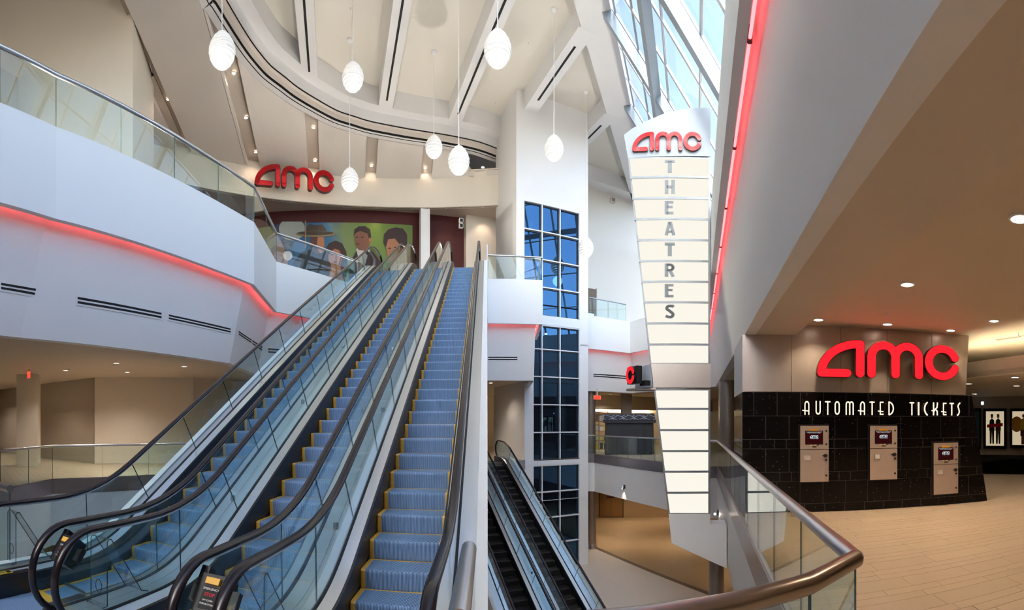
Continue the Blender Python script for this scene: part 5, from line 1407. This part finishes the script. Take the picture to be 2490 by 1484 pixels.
rf.prism([ST(-1.62, v, z) for v, z in sec], (fr0(1, 0) * 3.24)); obj('roof', rf, 'drape', stall)
random.seed(3)
for k in range(14):
    u = -1.5 + k * .22; mb = MB(); pts = []
    for q in range(7):
        f = q / 6; v, z = (-.125 + .07 * f, 2.21 + .13 * f) if f < .5 else (-.06 + .3 * (f - .5) * 2, 2.345 + .155 * (f - .5) * 2)
        pts.append(ST(u + .28 * sin(f * 3 + k) * (1 if k % 2 else -1), v - .015, z + .01))
    mb.tube(pts, .022, 5); obj('swirl', mb, 'drape_swirl', stall)
for u in (-.72, .52): obj('strap', MB().box(ST, u, u + .04, -.09, -.06, 1.86, 2.02), 'black_matte', stall)
mb = MB().box(BF, 10.5, 36, 36.0, 36.3, 0, 4.26); struct('wall_shop_back', mb, 'warm_paint', 'back wall of the shop beyond the draped stall', cat='wall')
mb = MB().box(BF, 14.4, 36, 31.5, 32.0, 3.1, 4.26); struct('wall_shop_bulkhead', mb, 'tan_paint', 'bulkhead over the shop front', cat='wall')
cv = thing('cove_light', 'bright cove strip over the shop behind the draped stall', 'light', BF(16, 33, 3.2)); obj('strip', MB().box(BF, 14.5, 30, 35.9, 35.99, 3.0, 3.35), 'cove_glow', cv); obj('ledge', MB().box(BF, 14.5, 30, 35.6, 36.0, 2.85, 2.95), 'tan_paint', cv)
p = pz(1523, 1100, 0).normalized() * 34.5; column('square_column', 'brown square pillar behind the draped stall', V(p.x, p.y, 0), .42, 0, 4.26, 'bronze_wall', square=True, rot=.25)
for k, u in enumerate((16.5, 20.5)): downlight(BF(u, 30.2, 4.255), ('left', 'right')[k] + ' added downlight in front of the shop behind the stall', e=200, group='added downlights of the shop', col=(1, .88, .72))  # lamps added to lighten the shop
rk = thing('shop_rack', 'shop rack with goods left of the draped stall', 'shelf', pd(1458, 1100, 32.5)); RKc = pd(1458, 1027, 32.5); RKc.z = 0
RKf = lambda u, v, z=0: RKc + frame(.19)(u, v, z)
for u in (-.62, -.05, .58): obj('upright', MB().box(RKf, u - .03, u + .03, -.03, .03, 0, 2.9), 'brown_metal', rk)
for z in (.12, .75, 1.4, 2.1, 2.75): obj('shelf_board', MB().box(RKf, -.65, .6, -.05, .4, z, z + .04), 'plywood', rk)
random.seed(11); GD = 'goods on the shop rack'
cols_ = ['paper', 'orange_tag', 'teal_paint', 'panel_paint', 'drape', 'yellow_label', 'rock_print', 'black_plastic']
NMS = ['white', 'orange', 'dark teal', 'beige', 'dark grey', 'yellow', 'brown', 'black']
PLC = ['bottom shelf', 'second shelf', 'third shelf', 'top shelf']
for i, z in enumerate((.16, .79, 1.44, 2.14)):
    for k in range(4):
        ci = (i * 3 + k * 5) % 8; u = -.56 + k * .29; h = .25 + .2 * random.random()
        t = thing('goods_box', '%s packet on the %s of the shop rack' % (NMS[ci], PLC[i]), 'box', RKf(u + .1, .1, z), GD)
        obj('carton', MB().box(RKf, u, u + .22, -.02, .25, z, z + h), cols_[ci], t); obj('lid', MB().box(RKf, u - .006, u + .226, -.026, .256, z + h, z + h + .03), cols_[(ci + 3) % 8], t)
dr = thing('door_2', 'closed plywood door with a red notice on the lowest level', 'door', pz(1486, 1256, L0), kind='structure')
wn = V(-tb.y, tb.x, 0); wn = -wn if wn.dot(V(0, -1, 0)) < 0 else wn
wp = pz(1380, 1256, L0)
def LW(px, py, o): return pplane(px, py, wp + wn * o, wn)
a, b = LW(1456, 1256, .06), LW(1516, 1256, .06); zt = LW(1486, 1190, .06).z + .9
obj('frame', MB().prism([V(a.x, a.y, L0), V(b.x, b.y, L0), V(b.x, b.y, zt), V(a.x, a.y, zt)], -wn * .05), 'black_matte', dr)
m_ = a.lerp(b, .5)
for p, q2 in ((a.lerp(b, .03), a.lerp(b, .495)), (a.lerp(b, .505), a.lerp(b, .97))):
    obj('leaf', MB().prism([V(p.x, p.y, L0 + .06), V(q2.x, q2.y, L0 + .06), V(q2.x, q2.y, zt - .08), V(p.x, p.y, zt - .08)], wn * .03), 'plywood', dr)
n0, n1 = LW(1475, 1207, .11), LW(1494, 1212, .11)
obj('notice', MB().prism([V(n0.x, n0.y, n1.z), V(n1.x, n1.y, n1.z), V(n1.x, n1.y, n0.z), V(n0.x, n0.y, n0.z)], wn * .01), 'red_return', dr)
# ================================================================== RIGHT BACKGROUND: COVE, POSTERS
def polar(px, d, z=0.0): a = az(px); return V(d * sin(a), d * cos(a), z)
mb = MB().prism([polar(2330, 12.9, 3.27), polar(2520, 10.9, 3.27), polar(2620, 10.0, 3.27), polar(2620, 24, 3.27), polar(2330, 24, 3.27)], (0, 0, .12)); struct('ceiling_posters', mb, 'tan_paint', 'low ceiling in front of the poster wall', cat='ceiling')
mb = MB().prism([polar(2330, 12.9, 3.26), polar(2520, 10.9, 3.26), polar(2620, 10.0, 3.26), polar(2620, 10.3, 3.26), polar(2520, 11.2, 3.26), polar(2330, 13.2, 3.26)], (0, 0, .42)); struct('wall_bulkhead', mb, 'warm_paint', 'bulkhead below the lit ceiling cove', cat='wall')
cv = thing('cove_light', 'glowing ceiling cove behind the right end of the ticket wall', 'light', polar(2430, 14.2, 3.5))
obj('strip', MB().prism([polar(2330, 13.7, 3.42), polar(2620, 10.8, 3.42), polar(2620, 11.1, 3.42), polar(2330, 14.0, 3.42)], (0, 0, .04)), 'cove_glow', cv); obj('ledge', MB().prism([polar(2330, 13.6, 3.395), polar(2620, 10.7, 3.395), polar(2620, 11.2, 3.395), polar(2330, 14.1, 3.395)], (0, 0, .02)), 'warm_paint', cv)
mb = MB().prism([polar(2330, 19.5, 3.39), polar(2620, 19.0, 3.39), polar(2620, 19.0, 4.26), polar(2330, 19.5, 4.26)], (.3, .2, 0)); struct('wall_cove_back', mb, 'warm_paint', 'back of the lit ceiling cove', cat='wall')
A2, B2 = polar(2320, 22.5), polar(2620, 21.5); pdn = (B2 - A2).normalized(); pn = V(-pdn.y, pdn.x, 0); pn = -pn if pn.dot(V(0, 0, 0) - A2) < 0 else pn
mb = MB().prism([A2, B2, B2 + V(0, 0, 3.3), A2 + V(0, 0, 3.3)], -pn * .3); struct('wall_posters', mb, 'bronze_wall', 'beige wall with framed film posters', cat='wall')
mb = MB().prism([A2, B2, B2 + V(0, 0, .5), A2 + V(0, 0, .5)], pn * .06); struct('baseboard_posters', mb, 'black_floor', 'black plinth under the posters', cat='baseboard')
mb = MB().prism([polar(2372, 18.4, .004), polar(2620, 18.0, .004), polar(2620, 22.4, .004), polar(2340, 22.4, .004)], (0, 0, .004)); struct('floor_black', mb, 'black_floor', 'polished black floor in front of the posters', cat='floor')
def poster(x0, x1, y0, y1, lab, kind):
    def PP(px, py, o): return pplane(px, py, A2 + pn * o, pn)
    a, b, c, d = PP(x0, y1, .02), PP(x1, y1, .02), PP(x1, y0, .02), PP(x0, y0, .02)
    a.z = b.z = (a.z + b.z) / 2; c.z = d.z = (c.z + d.z) / 2
    t = thing('poster_case', lab, 'poster', (a + b) / 2, 'framed film posters')
    def at(u, v, o): return a.lerp(b, u).lerp(d.lerp(c, u), v) + pn * o
    obj('back_box', MB().prism([at(0, 0, 0), at(1, 0, 0), at(1, 1, 0), at(0, 1, 0)], pn * .05), 'black_plastic', t)
    for (u0, u1, v0, v1) in ((0, 1, 0, .055), (0, 1, .945, 1), (0, .09, .055, .945), (.91, 1, .055, .945)):
        obj('frame_bar', MB().prism([at(u0, v0, .05), at(u1, v0, .05), at(u1, v1, .05), at(u0, v1, .05)], pn * .05), 'black_floor', t)
    obj('print', MB().prism([at(.11, .07, .05), at(.89, .07, .05), at(.89, .93, .05), at(.11, .93, .05)], pn * .004), 'poster_back' if kind else 'teal_paint', t)
    def sh_(pts, m, l): obj('figure', MB().poly([at(u, v, .055 + l * .002) for u, v in pts]), m, t)
    if kind == 1:
        for cx, col in ((.37, 'suit_print'), (.64, 'hat_print')):
            sh_([(cx - .12, .45), (cx - .10, .70), (cx, .76), (cx + .10, .70), (cx + .12, .45)], col, 1); sh_([(cx - .09, .12), (cx - .10, .46), (cx + .10, .46), (cx + .09, .12), (cx + .02, .12), (cx, .4), (cx - .02, .12)], 'hat_print', 1)
            sh_([(cx + .055 * cos(q), .80 + .045 * sin(q)) for q in [2 * pi * k / 12 for k in range(12)]], 'skin_print', 2); sh_([(cx - .06, .81), (cx - .05, .86), (cx + .05, .86), (cx + .06, .81), (cx, .835)], 'hair_print', 3)
        sh_([(.16, .52), (.84, .56), (.84, .64), (.16, .60)], 'red_face', 4)
    if kind == 2:
        sh_([(.3 + .26 * cos(q), .60 + .2 * sin(q)) for q in [2 * pi * k / 20 for k in range(20)]], 'orange_tag', 1)
        sh_([(.45, .45), (.47, .72), (.60, .76), (.74, .70), (.76, .45)], 'yellow_label', 2); sh_([(.46, .30), (.46, .46), (.76, .46), (.78, .30)], 'red_return', 3)
        sh_([(.50, .08), (.50, .30), (.72, .30), (.72, .08)], 'skin_print', 2); sh_([(.6 + .07 * cos(q), .81 + .05 * sin(q)) for q in [2 * pi * k / 12 for k in range(12)]], 'skin_print', 3)
poster(2352, 2386, 993, 1092, 'dark film poster half hidden by the slanting wall end', 0)
poster(2392, 2448, 994, 1091, 'lit film poster with two standing figures', 1)
poster(2456, 2512, 994, 1089, 'lit film poster with a yellow figure cut by the right edge', 2)
ind = thing('indicator_lamp', 'tiny blue white lamp above the poster frames', 'lamp', polar(2389, 22.2, 2.9)); c = pplane(2389, 981, A2 + pn * .05, pn)
obj('lens', MB().box(lambda u, v, z=0: c + pdn * u + pn * v + V(0, 0, z), -.05, .05, 0, .03, -.06, .06), 'blue_lamp', ind); obj('plate', MB().box(lambda u, v, z=0: c + pdn * u + pn * v + V(0, 0, z), -.08, .08, -.03, 0, -.1, .1), 'panel_paint', ind)
for (x, y), lab in (((2468, 917), 'downlight in the low ceiling near the right edge'), ((2355, 933), 'downlight in the low ceiling beside the header end'), ((2472, 938), 'second downlight in the low ceiling near the right edge'), ((2370, 958), 'farthest downlight in the low ceiling')):
    downlight(pz(x, y, 3.265), lab, e=30, group='downlights before the posters')
# ================================================================== FLOOR PLANKS
obj('grout_bed', MB().poly([WN(1.03, 2.99, -.004), WN(8.25, 2.99, -.004), WN(8.25, 8.95, -.004), WN(1.03, 8.95, -.004)]), 'grout', floor)
pat = [.36, .18, .18]; s = 3.0; k = 0; cnt = 0; random.seed(5); PM = {}
while s < 8.9 and cnt < 297:
    w = pat[k % 3]; n = 1.04 - random.random() * .7
    Ls = [.74, .92, 1.1]
    while n < 8.2 and cnt < 297:
        L = random.choice(Ls); n0 = max(n, 1.04); key = (w, round(n + L - n0, 2))
        # skip planks that lie behind the camera or inside the ticket wall
        c = WN(n0 + L / 2, s + w / 2)
        az_c = math.atan2(c.x, c.y); inside = (c - T0).dot(TN) > -.1 or (c - T0).dot(TD) > 6.3
        if abs(az_c) < 1.22 and inside and n + L - n0 > .1:
            if key not in PM:
                g = .003; a, b = key[1] / 2 - g, w / 2 - g
                mb = MB().hexa([V(-a, -b, -.008), V(a, -b, -.008), V(a, b, -.008), V(-a, b, -.008), V(-a, -b, 0), V(a, -b, 0), V(a, b, 0), V(-a, b, 0)])
                me = mb.mesh('plank'); me.materials.append(MATS['plank_tile']); PM[key] = me
            o = bpy.data.objects.new('plank', PM[key]); COL.objects.link(o); o.parent = floor
            o.location = WN((n0 + n + L) / 2, s + w / 2, .0); o.rotation_euler = (0, 0, -AW); cnt += 1
        n += L
    s += w; k += 1
# ================================================================== OUTER SHELL
struct('ceiling_roof', MB().poly([WN(-4.8, -40, 20.9), WN(-4.8, 52, 20.9), V(-48, 60, 20.9), V(-60, -25, 20.9)]), 'cream_paint', 'unseen roof added over the left wing to block the sky', cat='ceiling')  # unseen sheet, added to keep sky light off the left wall
for nm, ring_, z0, z1 in (('wall_outer_left', [(-48, -16), (-48, 56), (-48.3, 56), (-48.3, -16)], L0, 21), ('wall_outer_back', [(-48, 56), (-2, 56), (-2, 56.3), (-48, 56.3)], L0, 21), ('wall_outer_rear', [(-2, 56), (46, 56), (46, 56.3), (-2, 56.3)], L0, F2), ('wall_outer_right', [(46, 56), (46, -16), (46.3, -16), (46.3, 56)], L0, F2),
                          ('wall_outer_front', [(46, -16), (-48, -16), (-48, -16.3), (46, -16.3)], L0, F2)):
    struct(nm, MB().slab(ring_, z0, z1), 'warm_paint', 'outer wall of the building', cat='wall')
